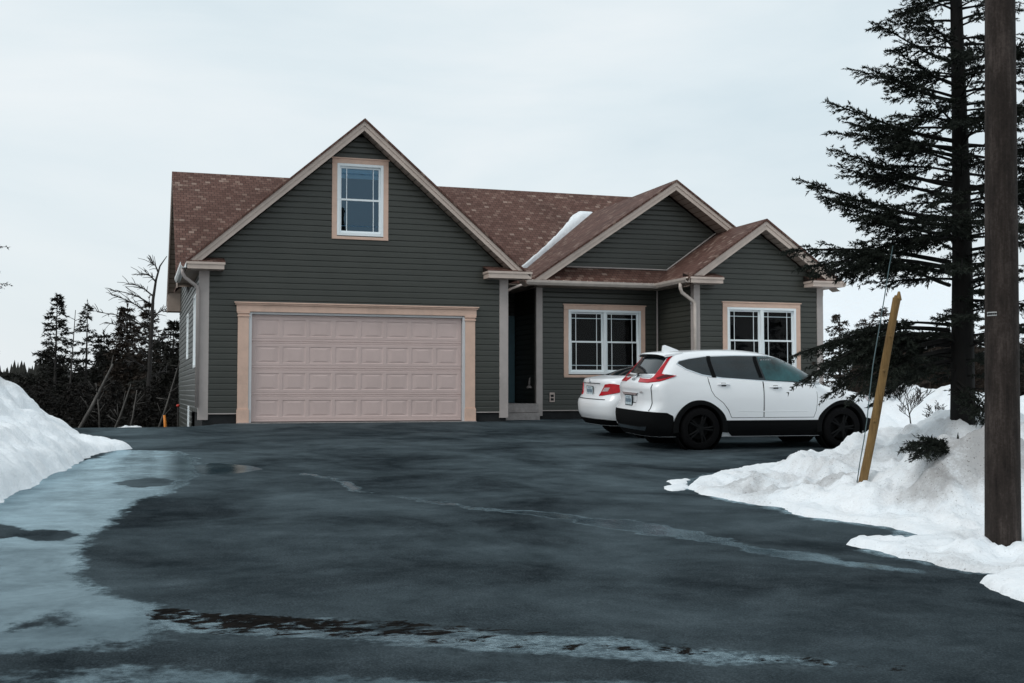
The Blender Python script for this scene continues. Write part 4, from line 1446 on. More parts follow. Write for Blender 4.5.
# tail lamps: boomerang down the pillar and out along the flank
tl = [(S.ay(.56, 1.565), 1.57), (S.ay(.595, 1.56), 1.57), (S.ay(.64, 1.46), 1.455), (S.ay(.685, 1.35), 1.34), (S.ay(.72, 1.275), 1.272), X(.40, 1.26), X(.58, 1.245), X(.42, 1.19), (S.ay(.80, 1.15), 1.148), (S.ay(.62, 1.12), 1.12), (S.ay(.30, 1.12), 1.122), (S.ay(.22, 1.19), 1.195),
      (S.ay(.30, 1.18), 1.182), (S.ay(.58, 1.175), 1.178), (S.ay(.625, 1.22), 1.215), (S.ay(.62, 1.30), 1.30), (S.ay(.595, 1.45), 1.45)]
S.patch(tl, 'tail_light', 'redlamp', suv, .016, .035, True, .02)
for o_ in [c for c in suv.children if c.name.startswith('tail_light')]:
    sg = 1 if o_.name == 'tail_light' else -1
    q = [(S.ay(.78, 1.26), 1.26), X(.40, 1.262), X(.53, 1.25), X(.41, 1.205), (S.ay(.76, 1.18), 1.17), (S.ay(.70, 1.2), 1.195)]
    S.patch([(sg * a, z) for a, z in q], 'lamp_lens', 'darkredlamp', o_, .019, .04)
# plate recess with its brow, plate, garnish, emblem, letters
S.patch([(-S.ay(.36, .94), .945), (S.ay(.36, .94), .945), (S.ay(.30, .92), .905), (-S.ay(.30, .92), .905)], 'plate_brow', 'chrome', suv, .02, .05, False, .03)
S.patch([(-S.ay(.26, .8), .712), (S.ay(.26, .8), .712), (S.ay(.33, .9), .905), (-S.ay(.33, .9), .905)], 'plate_recess', 'seam', suv, .0015, .05)
S.patch([(-S.ay(.265, .8), .705), (S.ay(.265, .8), .705), (S.ay(.325, .89), .894), (-S.ay(.325, .89), .894)], 'plate_recess_panel', 'paint', suv, .0035, .05)
licence_plate(suv, .050, .81, -.04)
S.patch([(-S.ay(.56, 1.22), 1.205), (0, 1.20), (S.ay(.56, 1.22), 1.205), (S.ay(.56, 1.22), 1.245), (0, 1.238), (-S.ay(.56, 1.22), 1.245)], 'tailgate_garnish', 'chrome', suv, .012, .05, False, .02)
em = MB()
for a, b in (((-.062, .05), (.062, .05)), ((.062, .05), (.045, -.05)), ((.045, -.05), (-.045, -.05)), ((-.045, -.05), (-.062, .05))):
    em.tube([(0, a[0], a[1]), (0, b[0], b[1])], .007, 6)
em.tube([(0, -.034, .04), (0, -.022, -.005), (0, -.028, -.04)], .009, 6); em.tube([(0, .034, .04), (0, .022, -.005), (0, .028, -.04)], .009, 6); em.tube([(0, -.022, -.002), (0, .022, -.002)], .008, 6)
e = em.build('emblem', 'chrome', suv, True); pe = S.pt(0, 1.20); e.location = (pe[0] - .03, 0, 1.20); e.rotation_euler = (0, .6, 0)
pt_ = S.pt(S.ay(.50, .99), 1.0)
text_mesh('badge_letters', 'AWD', .055, 'chrome', suv, Matrix.Translation((pt_[0] - .008, pt_[1], .96)) @ Euler((PI / 2, 0, -PI / 2)).to_matrix().to_4x4())
# doors with a dark gap line round each, handles, mirror, filler seam
dr_ = XS([(1.14, 1.225), (2.135, 1.162), (2.14, .55), (1.56, .55), (1.50, .68), (1.40, .80), (1.25, .91), (1.19, 1.0)])
df_ = XS([(2.155, 1.16), (3.14, 1.108), (3.16, .85), (3.14, .66), (3.10, .55), (2.165, .55)])
for q, hx, hz in ((dr_, 1.30, 1.10), (df_, 2.26, 1.06)):
    S.patch(grow(q, .008), 'door_gap', 'seam', suv, .0015, .07, True)
    ds = S.patch(q, 'door', 'paint', suv, .004, .07, True)
    for sg, d in zip((1, -1), ds):
        h = MB()
        pts = [S.pt(sg * S.ax(hx + t, hz), hz) for t in (0, .04, .11, .18, .22)]
        nn = S.nrm(sg * S.ax(hx + .1, hz), hz)
        h.tube([p + nn * o_ for p, o_ in zip(pts, (.004, .035, .042, .035, .004))], [.013, .014, .015, .014, .013], 8)
        h.build('handle', 'paint', d, True)
        q2 = MB(); q2.tube([S.pt(sg * S.ax(hx + .07, hz - .0), hz) + nn * .003, S.pt(sg * S.ax(hx + .15, hz), hz) + nn * .003], [.03, .03], 8); q2.build('handle_cup', 'seam', d, True)
for sg in (1, -1):
    mm = MB(); c = S.pt(sg * S.ax(3.08, 1.17), 1.17)
    yy = -sg
    rings = []
    for i in range(7):
        t = i / 6; rr_ = .085 * math.sin(PI * (.12 + .80 * t)) ** .6
        rings.append([(c[0] + .02 + math.cos(a) * rr_ * .9, c[1] + yy * (.03 + .20 * t), 1.20 + math.sin(a) * rr_) for a in np.linspace(0, 2 * PI, 12, endpoint=False)])
    mm.add([q for r in rings for q in r], [(i * 12 + k, i * 12 + (k + 1) % 12, (i + 1) * 12 + (k + 1) % 12, (i + 1) * 12 + k) for i in range(6) for k in range(12)] + [tuple(range(12)), tuple(72 + k for k in range(12))])
    mm.build('wing_mirror', 'paint', suv, True, sharp=50)
# windscreen and headlights
for sg in (1, -1):
    sw = MB(); sw.tube([tuple(S.pt(sg * S.ax(x, .66 + .012 * math.sin(x * 2)), .66 + .012 * math.sin(x * 2)) + S.nrm(sg * S.ax(x, .66), .66) * -.006) for x in np.linspace(1.58, 3.1, 14)], [.004] + [.013] * 12 + [.004], 8)
    sw.build('door_moulding', 'paint', suv, True)
ws = MB()
S.patch([(S.ax(3.40, 1.14) + .12, 1.15), (S.arc(1.15)[0][-1] - .03, 1.15), (S.arc(1.52)[0][-1] - .03, 1.52), (S.ax(2.62, 1.52) + .05, 1.52)], 'windscreen', 'carglass', suv, .006, .06, True)
S.patch([X(4.16, .92), X(4.34, .90), (S.arc(.86)[0][-1] - .45, .86), (S.arc(.78)[0][-1] - .45, .78), X(4.2, .82)], 'headlight', 'lampclear', suv, .008, .05, True)
un = MB(); un.box(.35, 4.2, -.6, .6, .20, .30); un.build('underbody', 'clad', suv)

# --- white saloon behind it
sed = thing('parked_car', 'white saloon half hidden behind the SUV with its boot towards the camera', 'car', (8.32, 21.12, gz(21.1) + .03), (.036, 0, 0), 'white cars parked by the house')
D = Shell(rear=[(.20, .16), (.30, .08), (.42, .02), (.58, .0), (.68, .02), (.73, .07), (.80, .11), (.95, .12), (1.03, .10), (1.075, .13), (1.10, .24), (1.12, .36), (1.14, .50), (1.17, .62), (1.26, .86), (1.34, 1.14), (1.39, 1.40), (1.42, 1.70), (1.435, 2.1)],
          fro=[(.20, 4.3), (.34, 4.42), (.5, 4.46), (.66, 4.42), (.76, 4.28), (.84, 4.0), (.90, 3.66), (.96, 3.40), (1.02, 3.26), (1.15, 3.04), (1.28, 2.78), (1.36, 2.6), (1.41, 2.45), (1.435, 2.3)],
          half=[(.20, .78), (.34, .85), (.5, .87), (.65, .875), (.8, .872), (.92, .85), (1.0, .82), (1.06, .785), (1.10, .745), (1.14, .72), (1.22, .68), (1.3, .63), (1.37, .57), (1.41, .50), (1.43, .38), (1.435, .22)],
          Lr=.42, Lf=.8, nr=2.7)
zs = [.20, .26, .32, .38, .42, .48, .54, .60, .66, .70, .74, .80, .86, .92, .97, 1.01, 1.04, 1.06, 1.075, 1.09, 1.10, 1.11, 1.12, 1.13, 1.14, 1.16, 1.19, 1.23, 1.28, 1.32, 1.36, 1.39, 1.41, 1.425, 1.435]
db_ = D.body(zs).build('body', 'paint', sed, True, sharp=38)
cut_arches(db_, [(.98, .31), (3.62, .31)], .36, .88)
for x in (.98, 3.62):
    liner(sed, x, .31, .36, .88)
    for sd in (-1, 1): wheel(sed, x, sd * .76, .31, sd)
tl = [(D.ay(.56, .98), .985), (D.ay(.66, .98), 1.0), (D.ay(.74, .98), .995), (D.ax(.44, .97), .97), (D.ax(.58, .94), .935), (D.ax(.52, .88), .875), (D.ax(.36, .84), .835), (D.ay(.70, .79), .80), (D.ay(.54, .77), .768), (D.ay(.43, .76), .76), (D.ay(.44, .8), .80), (D.ay(.51, .9), .90)]
D.patch(tl, 'tail_light', 'redlamp', sed, .014, .04, True, .02)
for o_ in [c for c in sed.children if c.name.startswith('tail_light')]:
    sg = 1 if o_.name == 'tail_light.002' else -1
    q = [(D.ay(.56, .92), .92), (D.ay(.68, .92), .925), (D.ay(.65, .85), .855), (D.ay(.50, .84), .845)]
    D.patch([(sg * a, z) for a, z in q], 'lamp_lens', 'lampclear', o_, .018, .04)
licence_plate(sed, .095, .85, -.05)
D.patch([(-D.ay(.20, .85), .76), (D.ay(.20, .85), .76), (D.ay(.20, .85), .945), (-D.ay(.20, .85), .945)], 'plate_recess', 'paint', sed, .004, .05)
D.patch([(-D.ay(.66, .70), .690), (D.ay(.66, .70), .690), (D.ay(.66, .70), .702), (-D.ay(.66, .70), .702)], 'boot_gap', 'seam', sed, .003, .05)
D.patch([(-D.ay(.42, 1.0), .99), (D.ay(.42, 1.0), .99), (D.ay(.42, 1.0), 1.005), (-D.ay(.42, 1.0), 1.005)], 'boot_garnish', 'chrome', sed, .006, .05, False, .01)
D.patch([(-D.ax(.5, .3), .215), (D.ax(.5, .3), .215), (D.ax(.5, .33), .30), (D.ay(.62, .33), .325), (-D.ay(.62, .33), .325), (-D.ax(.5, .33), .30)], 'bumper_valance', 'clad', sed, .008, .05)
D.patch([(-D.ay(.60, 1.15), 1.15), (0, 1.145), (D.ay(.60, 1.15), 1.15), (D.ay(.5, 1.35), 1.365), (0, 1.375), (-D.ay(.5, 1.35), 1.365)], 'rear_window', 'carglass', sed, .006, .06)
DX_ = lambda x, z: (D.ax(x, z), z)
D.patch([DX_(1.0, 1.14), DX_(1.5, 1.06), DX_(2.9, 1.0), DX_(3.05, 1.03), DX_(2.75, 1.22), DX_(2.45, 1.36), DX_(2.0, 1.385), DX_(1.6, 1.36), DX_(1.3, 1.22)], 'side_window', 'carglass', sed, .006, .06, True)
for q in ([DX_(1.35, 1.04), DX_(2.02, 1.02), DX_(2.02, .3), DX_(1.42, .3), DX_(1.34, .6)], [DX_(2.04, 1.02), DX_(2.95, .97), DX_(2.98, .6), DX_(2.9, .3), DX_(2.04, .3)]):
    D.patch(grow(q, .008), 'door_gap', 'seam', sed, .0015, .08, True)
    D.patch(q, 'door', 'paint', sed, .004, .08, True)
em = MB(); em.lathe([(.03, -.004), (.04, -.004), (.04, .004), (.03, .004)], 'z', 16); em.tube([(-.03, 0, 0), (.03, 0, 0)], .007, 6)
e = em.build('emblem', 'chrome', sed, True); pe = D.pt(0, 1.03); e.location = (pe[0] - .01, 0, 1.03); e.rotation_euler = (0, -PI / 2 + .1, PI / 2 * 0)
un = MB(); un.box(.35, 4.1, -.6, .6, .18, .26); un.build('underbody', 'clad', sed)

# ------------------------------------------------------------------ pole, post, cable
p0 = ong(1003, 546); p1 = atF(1000, 0, 10.35)
ax_ = (p1 - p0) / (p1[2] - p0[2])
po = MB()
hs = np.concatenate([np.linspace(-.3, 8.2, 34)])
po.tube([tuple(ax_ * h + np.array((0, 0, 0))) for h in hs], [.148 - .0045 * h for h in hs], 28)
bm_jit = random.Random(2)
pole = po.build('utility_pole', 'polewood', None, True)
pole.location = tuple(p0)
tag(pole, 'thick dark weathered wooden utility pole standing in the snow at right', 'utility pole')
tg = MB()
zt = (391 - 316) / 1165 * 10.35 + .71 - p0[2]
dirn = np.array((-p0[0], -p0[1], 0)); dirn /= np.linalg.norm(dirn)
perp = np.array((-dirn[1], dirn[0], 0))
angs = np.linspace(-.98, -.28, 9)
rad = .148 - .0045 * zt + .002
vs = []
for a in angs:
    o_ = (dirn * math.cos(a) - perp * -math.sin(a)) * 1.0
    for zz in (-.018, .018):
        vs.append(tuple(ax_ * zt + o_ * rad + np.array((0, 0, zz))))
vo = [tuple(np.array(v) * 1.0 + (np.array(v) - ax_ * zt) * np.array((1, 1, 0)) * .012) for v in vs]
nn = len(vs)
tg.add(vs + vo, [(2 * i, 2 * i + 2, 2 * i + 3, 2 * i + 1) for i in range(8)] + [(nn + 2 * i, nn + 2 * i + 2, nn + 2 * i + 3, nn + 2 * i + 1) for i in range(8)] +
       [(2 * i, 2 * i + 2, nn + 2 * i + 2, nn + 2 * i) for i in range(8)] + [(2 * i + 1, 2 * i + 3, nn + 2 * i + 3, nn + 2 * i + 1) for i in range(8)])
tagp = tg.build('metal_tag', 'tag', pole, True, sharp=30)
nl = MB()
for a in (-.95, -.31):
    o_ = (dirn * math.cos(a) + perp * math.sin(a)) * (rad + .004)
    nl.lathe([(.0005, -.004), (.005, -.004), (.005, .004), (.0005, .004)], 'z', 8, tuple(ax_ * zt + o_))
for k in range(5):
    a = -.82 + k * .11
    o_ = (dirn * math.cos(a) + perp * math.sin(a)) * (rad + .003)
    c = ax_ * zt + o_
    nl.box(c[0] - .005, c[0] + .005, c[1] - .004, c[1] + .004, c[2] - .008, c[2] + .008)
nl.build('stamped_marks', 'rubber', tagp)

q0 = atF(862, 486, 12.8); q1 = atF(897.5, 298, 12.55)
st = MB(); L_ = q1 - q0
ts = np.linspace(-.12, 1, 16); rj = random.Random(4)
st.tube([tuple(L_ * t + np.array((math.sin(t * 5) * .008, 0, 0))) for t in ts], [.049 - .007 * t + rj.uniform(-.002, .002) for t in ts], 14)
# splintered top
tp = L_ * 1.0
st.tube([tuple(tp + np.array((.012, 0, -.02))), tuple(tp + np.array((.028, .01, .07)))], [.036, .012], 7)
st.tube([tuple(tp + np.array((-.02, .01, -.02))), tuple(tp + np.array((-.015, .01, .03)))], [.03, .010], 7)
stk = st.build('leaning_post', 'stake', None, True, sharp=60)
stk.location = tuple(q0)
tag(stk, 'yellow peeled wooden post with a splintered top leaning out of the snow', 'post')
kn = MB()
for t in (.35, .62, .8):
    c = L_ * t; kn.lathe([(.001, -.01), (.018, -.008), (.015, .008), (.001, .012)], 'y', 10, (c[0] - .03, c[1] - .045, c[2]))
kn.build('knot', 'stake', stk, True)
cb0 = atF(856.5, 484, 12.8)
cpts = [atF(u, v, F_) for u, v, F_ in ((856.5, 486, 12.8), (860, 462, 12.85), (864, 440, 12.9), (867, 420, 12.95), (869.5, 395, 13.0), (873, 365, 13.1), (878, 335, 13.2), (884, 300, 13.3), (889, 268, 13.6), (893, 246, 13.9))]
cm_ = MB(); cm_.tube([tuple(p - cpts[0]) for p in cpts], .006, 7)
cab = cm_.build('guy_wire', 'cable', None, True); cab.location = tuple(cpts[0])
tag(cab, 'thin dark guy wire rising out of the snow beside the yellow post', 'wire')

# markers far left, behind the end of the drive
mk = MB(); a = atF(164.5, 436, 29); mk.tube([(0, 0, 0), (.02, 0, .35), (-.01, 0, .62)], [.045, .04, .03], 8)
o_ = mk.build('marker_stake', 'orange', None, True); o_.location = tuple(a - np.array((0, 0, .1)))
tag(o_, 'short orange marker stake by the left rear corner of the house', 'marker')
mk = MB(); a = atF(178, 406, 31); mk.lathe([(.001, -.02), (.04, -.02), (.045, .03), (.001, .05)], 'z', 12)
mk2 = MB(); mk2.tube([(0, 0, -1.6), (0, 0, -.02)], .02, 8)
rt = thing('marker_post', 'thin dark post topped by a small red reflector beside the house wall', 'marker', tuple(a))
mk.build('reflector', 'red', rt, True); mk2.build('post', 'barkdark', rt)


# ------------------------------------------------------------------ trees
def blades(P0, D, L, W, rng, bend=.0):
    """one thin triangle per row: base point, direction, length, width"""
    n = len(P0)
    r = rng.normal(size=(n, 3)); sd = np.cross(D, r); sd /= (np.linalg.norm(sd, axis=1, keepdims=True) + 1e-9)
    a = P0 + sd * (W * .5)[:, None]; b = P0 - sd * (W * .5)[:, None]; c = P0 + D * L[:, None]
    V = np.stack([a, b, c], 1).reshape(-1, 3)
    return V, np.arange(3 * n).reshape(-1, 3)


def norm(a): return a / (np.linalg.norm(a, axis=-1, keepdims=True) + 1e-9)


def conifer(seed, H, z0, Lf, step, nper, r0, blade, twig_gap, bstep, rise=(.15, .45), sag=(.35, .7), lean=(0, 0), bare=.25, gap=None, wiggle=.05, fill=1.0, azf=None, tw=.36, sub=True, manual=(), subgap=.06):
    """returns wood MB and needle arrays. Lf(h) -> branch length at height fraction"""
    rng = np.random.default_rng(seed); rr = random.Random(seed)
    wood = MB()
    hs = np.linspace(0, 1, 18)
    trunk = lambda h: np.array((lean[0] * h * H + math.sin(h * 7 + seed) * wiggle * H * .05, lean[1] * h * H, h * H))
    wood.tube([tuple(trunk(h)) for h in hs], [r0 * (1 - h) ** .85 + .006 for h in hs], 9)
    TP, TD, TL = [], [], []      # twig segments
    def twigs_on(pts, L, pr, bare_, seed_k=1.0):
        n = len(pts)
        m = max(3, int(L * (1 - bare_) / twig_gap * seed_k))
        for j in range(m):
            t = bare_ + (1 - bare_) * (j + rr.random() * .8) / m
            i = min(n - 2, int(t * (n - 1))); f = t * (n - 1) - i
            p = pts[i] * (1 - f) + pts[i + 1] * f
            bd = pts[i + 1] - pts[i]; bd = bd / (np.linalg.norm(bd) + 1e-9)
            for s_ in (-1, 1):
                if rr.random() > fill: continue
                tl = (tw * L * (1.02 - t) ** .8 + .05 * blade / .05) * rr.uniform(.5, 1.2)
                tl = min(tl, .55 if blade < .06 else 9)
                d = bd * rr.uniform(.55, .95) + pr * s_ * rr.uniform(.3, .9) + np.array((0, 0, rr.uniform(-.45, .22)))
                d /= np.linalg.norm(d)
                TP.append(p); TD.append(d); TL.append(tl)
                if sub and tl > .12:
                    for q in range(int(tl / subgap)):
                        tt = rr.uniform(.2, .95); d2 = d * .75 + pr * rr.choice((-1, 1)) * .6 + bd * rr.uniform(-.2, .5) + np.array((0, 0, rr.uniform(-.5, .25))); d2 /= np.linalg.norm(d2)
                        TP.append(p + d * tl * tt); TD.append(d2); TL.append(tl * (1.1 - tt) * rr.uniform(.4, .7) + .035)
        TP.append(pts[-2]); dd = pts[-1] - pts[-2]; TD.append(dd / (np.linalg.norm(dd) + 1e-9)); TL.append(np.linalg.norm(dd) * 1.3)

    for (b0, b1, bow) in manual:
        b0, b1 = np.array(b0), np.array(b1); T = np.linspace(0, 1, 9); L = float(np.linalg.norm(b1 - b0))
        pts = b0 + np.outer(T, b1 - b0) + np.outer(np.sin(T * PI) * bow * L, (0, 0, 1)) + np.outer(np.sin(T * 5 + L) * .03 * L, (0, 1, 0))
        wood.tube([tuple(p) for p in pts], [max(.005, (.010 + .011 * L) * (1 - .88 * t)) for t in T], 6, cap=False)
        hd = (b1 - b0) * np.array((1, 1, 0)); hd /= np.linalg.norm(hd)
        twigs_on(pts, L, np.array((-hd[1], hd[0], 0)), 0.30, 1.35)
    z = z0
    while z < H * .985:
        h = z / H
        for k in range(nper):
            az = rr.uniform(0, 2 * PI) if azf is None else azf(rr, h)
            zz = z + rr.uniform(-.5, .5) * step
            L = Lf(zz / H) * rr.uniform(.55, 1.12)
            if gap and rr.random() < gap: continue
            if L < .05: continue
            b0 = trunk(max(0, min(1, zz / H)))
            up = rr.uniform(*rise); sg = rr.uniform(*sag)
            dr2 = np.array((math.cos(az), math.sin(az), 0)); pr = np.array((-dr2[1], dr2[0], 0))
            wob = rr.uniform(-.12, .12)
            n = 8
            T = np.linspace(0, 1, n)
            pts = b0 + np.outer(T * L, dr2) + np.outer((up * T - sg * T ** 2 + .35 * sg * T ** 3.5) * L, (0, 0, 1)) + np.outer(wob * T * T * L, pr)
            wood.tube([tuple(p) for p in pts], [max(.004, (.010 + .011 * L) * r0 / .12 * (1 - .9 * t)) if r0 < .12 else max(.004, (.008 + .010 * L) * (1 - .9 * t)) for t in T], 5, cap=False)
            twigs_on(pts, L, pr, bare)
        z += step
    # leader
    TP.append(trunk(.93)); TD.append(np.array((0, 0, 1.))); TL.append(H * .08)
    TP, TD, TL = np.array(TP), np.array(TD), np.array(TL)
    cnt = np.maximum(2, (TL / bstep).astype(int)) * 2
    idx = np.repeat(np.arange(len(TP)), cnt)
    u = rng.random(len(idx))
    base = TP[idx] + TD[idx] * (u * TL[idx])[:, None] + np.array((0, 0, -1.)) * (u ** 2 * TL[idx] * .10)[:, None]
    pr_ = norm(np.cross(TD[idx], rng.normal(size=(len(idx), 3))))
    d = norm(TD[idx] * .75 + pr_ * rng.uniform(.35, .95, len(idx))[:, None])
    V, F_ = blades(base, d, blade * rng.uniform(.6, 1.25, len(idx)), blade * .34 * rng.uniform(.7, 1.3, len(idx)), rng)
    return wood, V, F_


def plant(name, label, cat, loc, parts, matn='needles', matb='bark', group=None, rot=0.):
    wood, V, F_ = parts
    t = thing(name, label, cat, loc, (0, 0, rot), group)
    wood.build('trunk', matb, t, True)
    np_mesh('crown', V, F_, matn, t)
    return t


# the big spruce
tb = atF(963, 425, 14.5)
TBZ = .12


def LB(h):
    z = h * 9.0 + TBZ
    return float(np.interp(z, [0, .6, .9, 1.2, 1.7, 2.1, 2.6, 3.2, 3.7, 4.4, 4.9, 5.6, 6.8, 8.3, 9.3], [.0, .0, .9, 1.6, 1.2, 1.6, 1.9, 2.0, 1.9, 1.5, 1.4, 1.2, .95, .5, .1]))


base_ = np.array((tb[0], tb[1], TBZ))
MAN = []
for (u0, v0, u1, v1, f0, f1, bow) in ((958, 40, 897, 13, 14.5, 14.3, .0), (957, 62, 873, 22, 14.5, 14.2, -.05), (957, 85, 891, 50, 14.5, 14.6, -.04), (956, 100, 867, 67, 14.5, 14.1, -.05), (956, 140, 829, 101, 14.5, 14.2, -.05),
                                     (956, 155, 850, 122, 14.5, 14.7, -.04), (955, 185, 833, 148, 14.5, 14.1, -.04), (955, 195, 834, 165, 14.5, 14.8, -.03), (954, 218, 801, 178, 14.5, 14.2, -.06), (954, 225, 822, 196, 14.5, 14.6, -.05), (953, 235, 847, 213, 14.5, 14.0, -.02),
                                     (953, 262, 787, 250, 14.5, 14.3, .03), (953, 268, 800, 268, 14.5, 14.0, .05), (952, 272, 812, 276, 14.5, 14.7, .05), (952, 285, 868, 250, 14.5, 13.9, -.02), (952, 330, 794, 356, 14.5, 14.1, .07), (952, 335, 797, 386, 14.5, 13.8, .10), (952, 345, 815, 372, 14.5, 14.5, .08),
                                     (952, 340, 826, 398, 14.5, 13.9, .08), (952, 350, 850, 402, 14.5, 13.6, .08), (952, 345, 835, 345, 14.5, 14.6, .06), (952, 360, 870, 405, 14.5, 14.3, .06), (953, 325, 860, 330, 14.5, 14.4, .05), (953, 360, 890, 385, 14.5, 13.9, .05),
                                     (958, 385, 984, 428, 14.4, 13.6, .08), (958, 380, 978, 410, 14.4, 13.9, .08), (962, 400, 996, 432, 14.4, 13.4, .1),
                                     (968, 60, 1060, 30, 14.5, 14.2, -.03), (968, 120, 1080, 100, 14.5, 14.1, 0), (968, 190, 1085, 170, 14.5, 14.3, 0), (970, 250, 1090, 240, 14.5, 14.2, .03), (970, 300, 1080, 320, 14.5, 14.0, .05), (970, 340, 1060, 385, 14.5, 13.8, .06)):
    MAN.append((atF(u0, v0, f0) - base_, atF(u1, v1, f1) - base_, bow))
big = conifer(12, 9.0, .25, lambda h: LB(h) * .82, .24, 7, .15, .044, .066, .0155, rise=(.0, .40), sag=(.08, .40), bare=.26, gap=.12, lean=(.002, 0), fill=.86, tw=.36, manual=MAN, subgap=.078)
plant('spruce_tree', 'big dark spruce overhanging the white SUV from behind the utility pole', 'tree', (tb[0], tb[1], TBZ), big)
# low bough pushed out through the snow of the dirty mound
b0 = atF(958, 446, 12.6)
bo = [(np.array((0, 0, 0)), atF(u, v, f_) - b0, bw) for u, v, f_, bw in ((902, 450, 11.9, .07), (912, 459, 11.8, .06), (920, 446, 12.1, .05))]
plant('spruce_bough', 'dark spruce bough poking out of the dirty snow mound left of the pole', 'branch', tuple(b0),
      conifer(21, .12, 9., lambda h: .1, .05, 3, .02, .045, .05, .018, bare=.05, tw=.24, manual=bo, subgap=.06))

# young spruces behind the SUV
for i, (u, v, F_, Lm, lab) in enumerate([(839.5, 314, 27, 1.0, 'small pointed spruce just right of the house corner board'), (864, 320, 26, .95, 'young spruce behind the yellow post, middle of three small tops'), (881, 308, 27.5, 1.2, 'taller young spruce nearest the big spruce trunk')]):
    p = atF(u, v, F_); H = p[2] + .1
    plant('young_spruce', lab, 'tree', (p[0], p[1], -.1), conifer(40 + i, H, .25, lambda h, Lm=Lm: Lm * (1 - h) ** .8 + .08, .16, 6, .04, .085, .11, .05, rise=(.1, .4), sag=(.2, .5), bare=.15, sub=False), 'needlesbrown', 'barkdark', 'young spruces behind the white SUV')


# bare shrubs and leafless trees
def bare_tree(seed, H, r0, levels=4, spread=.55, up=.35, nchild=(3, 5), lean=(0, 0), minr=.004):
    rr = random.Random(seed); mb = MB()

    def grow_(p, d, L, r, lv):
        n = 5; pts = [Vector(p)]; dd = Vector(d)
        for i in range(n):
            dd = (dd + Vector((rr.uniform(-.14, .14), rr.uniform(-.14, .14), rr.uniform(-.08, .12)))).normalized()
            pts.append(pts[-1] + dd * L / n)
        mb.tube(pts, [max(minr, r * (1 - .65 * i / n)) for i in range(n + 1)], 5 if lv else 7, cap=False)
        if lv >= levels: return
        for k in range(rr.randint(*nchild)):
            t = rr.uniform(.3, 1.0); i = min(n - 1, int(t * n))
            q = pts[i].lerp(pts[i + 1], t * n - i) if t < 1 else pts[-1]
            ax2 = Vector((rr.uniform(-1, 1), rr.uniform(-1, 1), rr.uniform(-.2, .6)))
            nd = (dd * (1 - spread) + ax2.normalized() * spread + Vector((0, 0, up * .4))).normalized()
            grow_(q, nd, L * rr.uniform(.42, .68), r * .5, lv + 1)
    grow_((0, 0, 0), Vector((lean[0], lean[1], 1)).normalized(), H * .55, r0, 0)
    return mb


def bare(name, label, cat, loc, mb, mat, group=None):
    o = mb.build(name, mat, None, True); o.location = loc
    return tag(o, label, cat, group)


p = atF(912, 428, 16.5)
bare('bare_shrub', 'leafless shrub of thin dark twigs in front of the snow heap', 'shrub', (p[0], p[1], p[2] - .05), bare_tree(5, .95, .012, 3, .5, .4, (4, 6), (-.2, 0), .0035), 'barkdark')
p = atF(934, 428, 17)
bare('bare_shrub', 'short wispy weed of fine twigs right of the leafless shrub', 'shrub', (p[0], p[1], p[2] - .05), bare_tree(6, .55, .008, 3, .6, .3, (4, 6), (.2, 0), .003), 'barkdark')
for i, (u, v, F_, H) in enumerate([(843, 350, 110, 4.2), (872, 348, 120, 4.4)]):
    p = atF(u, v, F_)
    bare('bare_tree', 'pale leafless tree standing on the snowy hillside right of the house', 'tree', tuple(p), bare_tree(60 + i, H, .05, 4, .5, .45, (4, 6), (.25, 0), .008), 'barkgrey', 'leafless trees on the white hillside')

# ------------------------------------------------------------------ left-hand wood
def tz(x, y): return float(terrain(np.array([x]), np.array([y]))[0]) - .1


def stand(name, label, u, vtop, F_, Lm, seed, mat='needlesfar', shape=.8, step=.32, nper=6, lean=(0, 0), gap=.1, group=None, z0f=.3, blade=.17, bark='barkdark', fill=1.):
    p = atF(u, vtop, F_); g = tz(p[0], p[1]); H = p[2] - g
    c = conifer(seed, H, H * z0f, lambda h: Lm * (1 - h) ** shape + .10, step, nper, .055 + .006 * H, blade, .16, .065, rise=(.0, .35), sag=(.2, .55), lean=lean, bare=.12, gap=gap, sub=False, fill=fill)
    return plant(name, label, 'tree', (p[0] - lean[0] * H, p[1], g), c, mat, bark, group)


stand('spruce_tree', 'tall sparse spruce at the far left with tiered branches', 57, 295, 50, 2.3, 101, gap=.1, nper=7, z0f=.12, shape=.9)
stand('spruce_tree', 'thin scraggly spruce with a tufted top right of the tiered spruce', 87, 302, 52, 1.0, 102, step=.42, nper=5, gap=.2, shape=.55, z0f=.12)
stand('spruce_tree', 'short dense spruce between the scraggly spruce and the brown one', 104, 330, 51, 1.5, 103, nper=8, gap=0, z0f=.1)
stand('spruce_tree', 'dense brownish spruce with a full pointed crown left of the leafless larch', 128, 303, 50, 2.3, 104, 'needlesbrown', nper=10, gap=.0, z0f=.1, step=.26)
stand('spruce_tree', 'brown spruce top overlapping the leafless larch trunk', 150, 296, 54, 1.5, 105, 'needlesbrown', nper=8, z0f=.1)
stand('spruce_tree', 'broad near black spruce touching the left wall of the house', 174, 322, 48, 2.6, 106, nper=10, gap=.0, shape=.9, z0f=.1, step=.26)

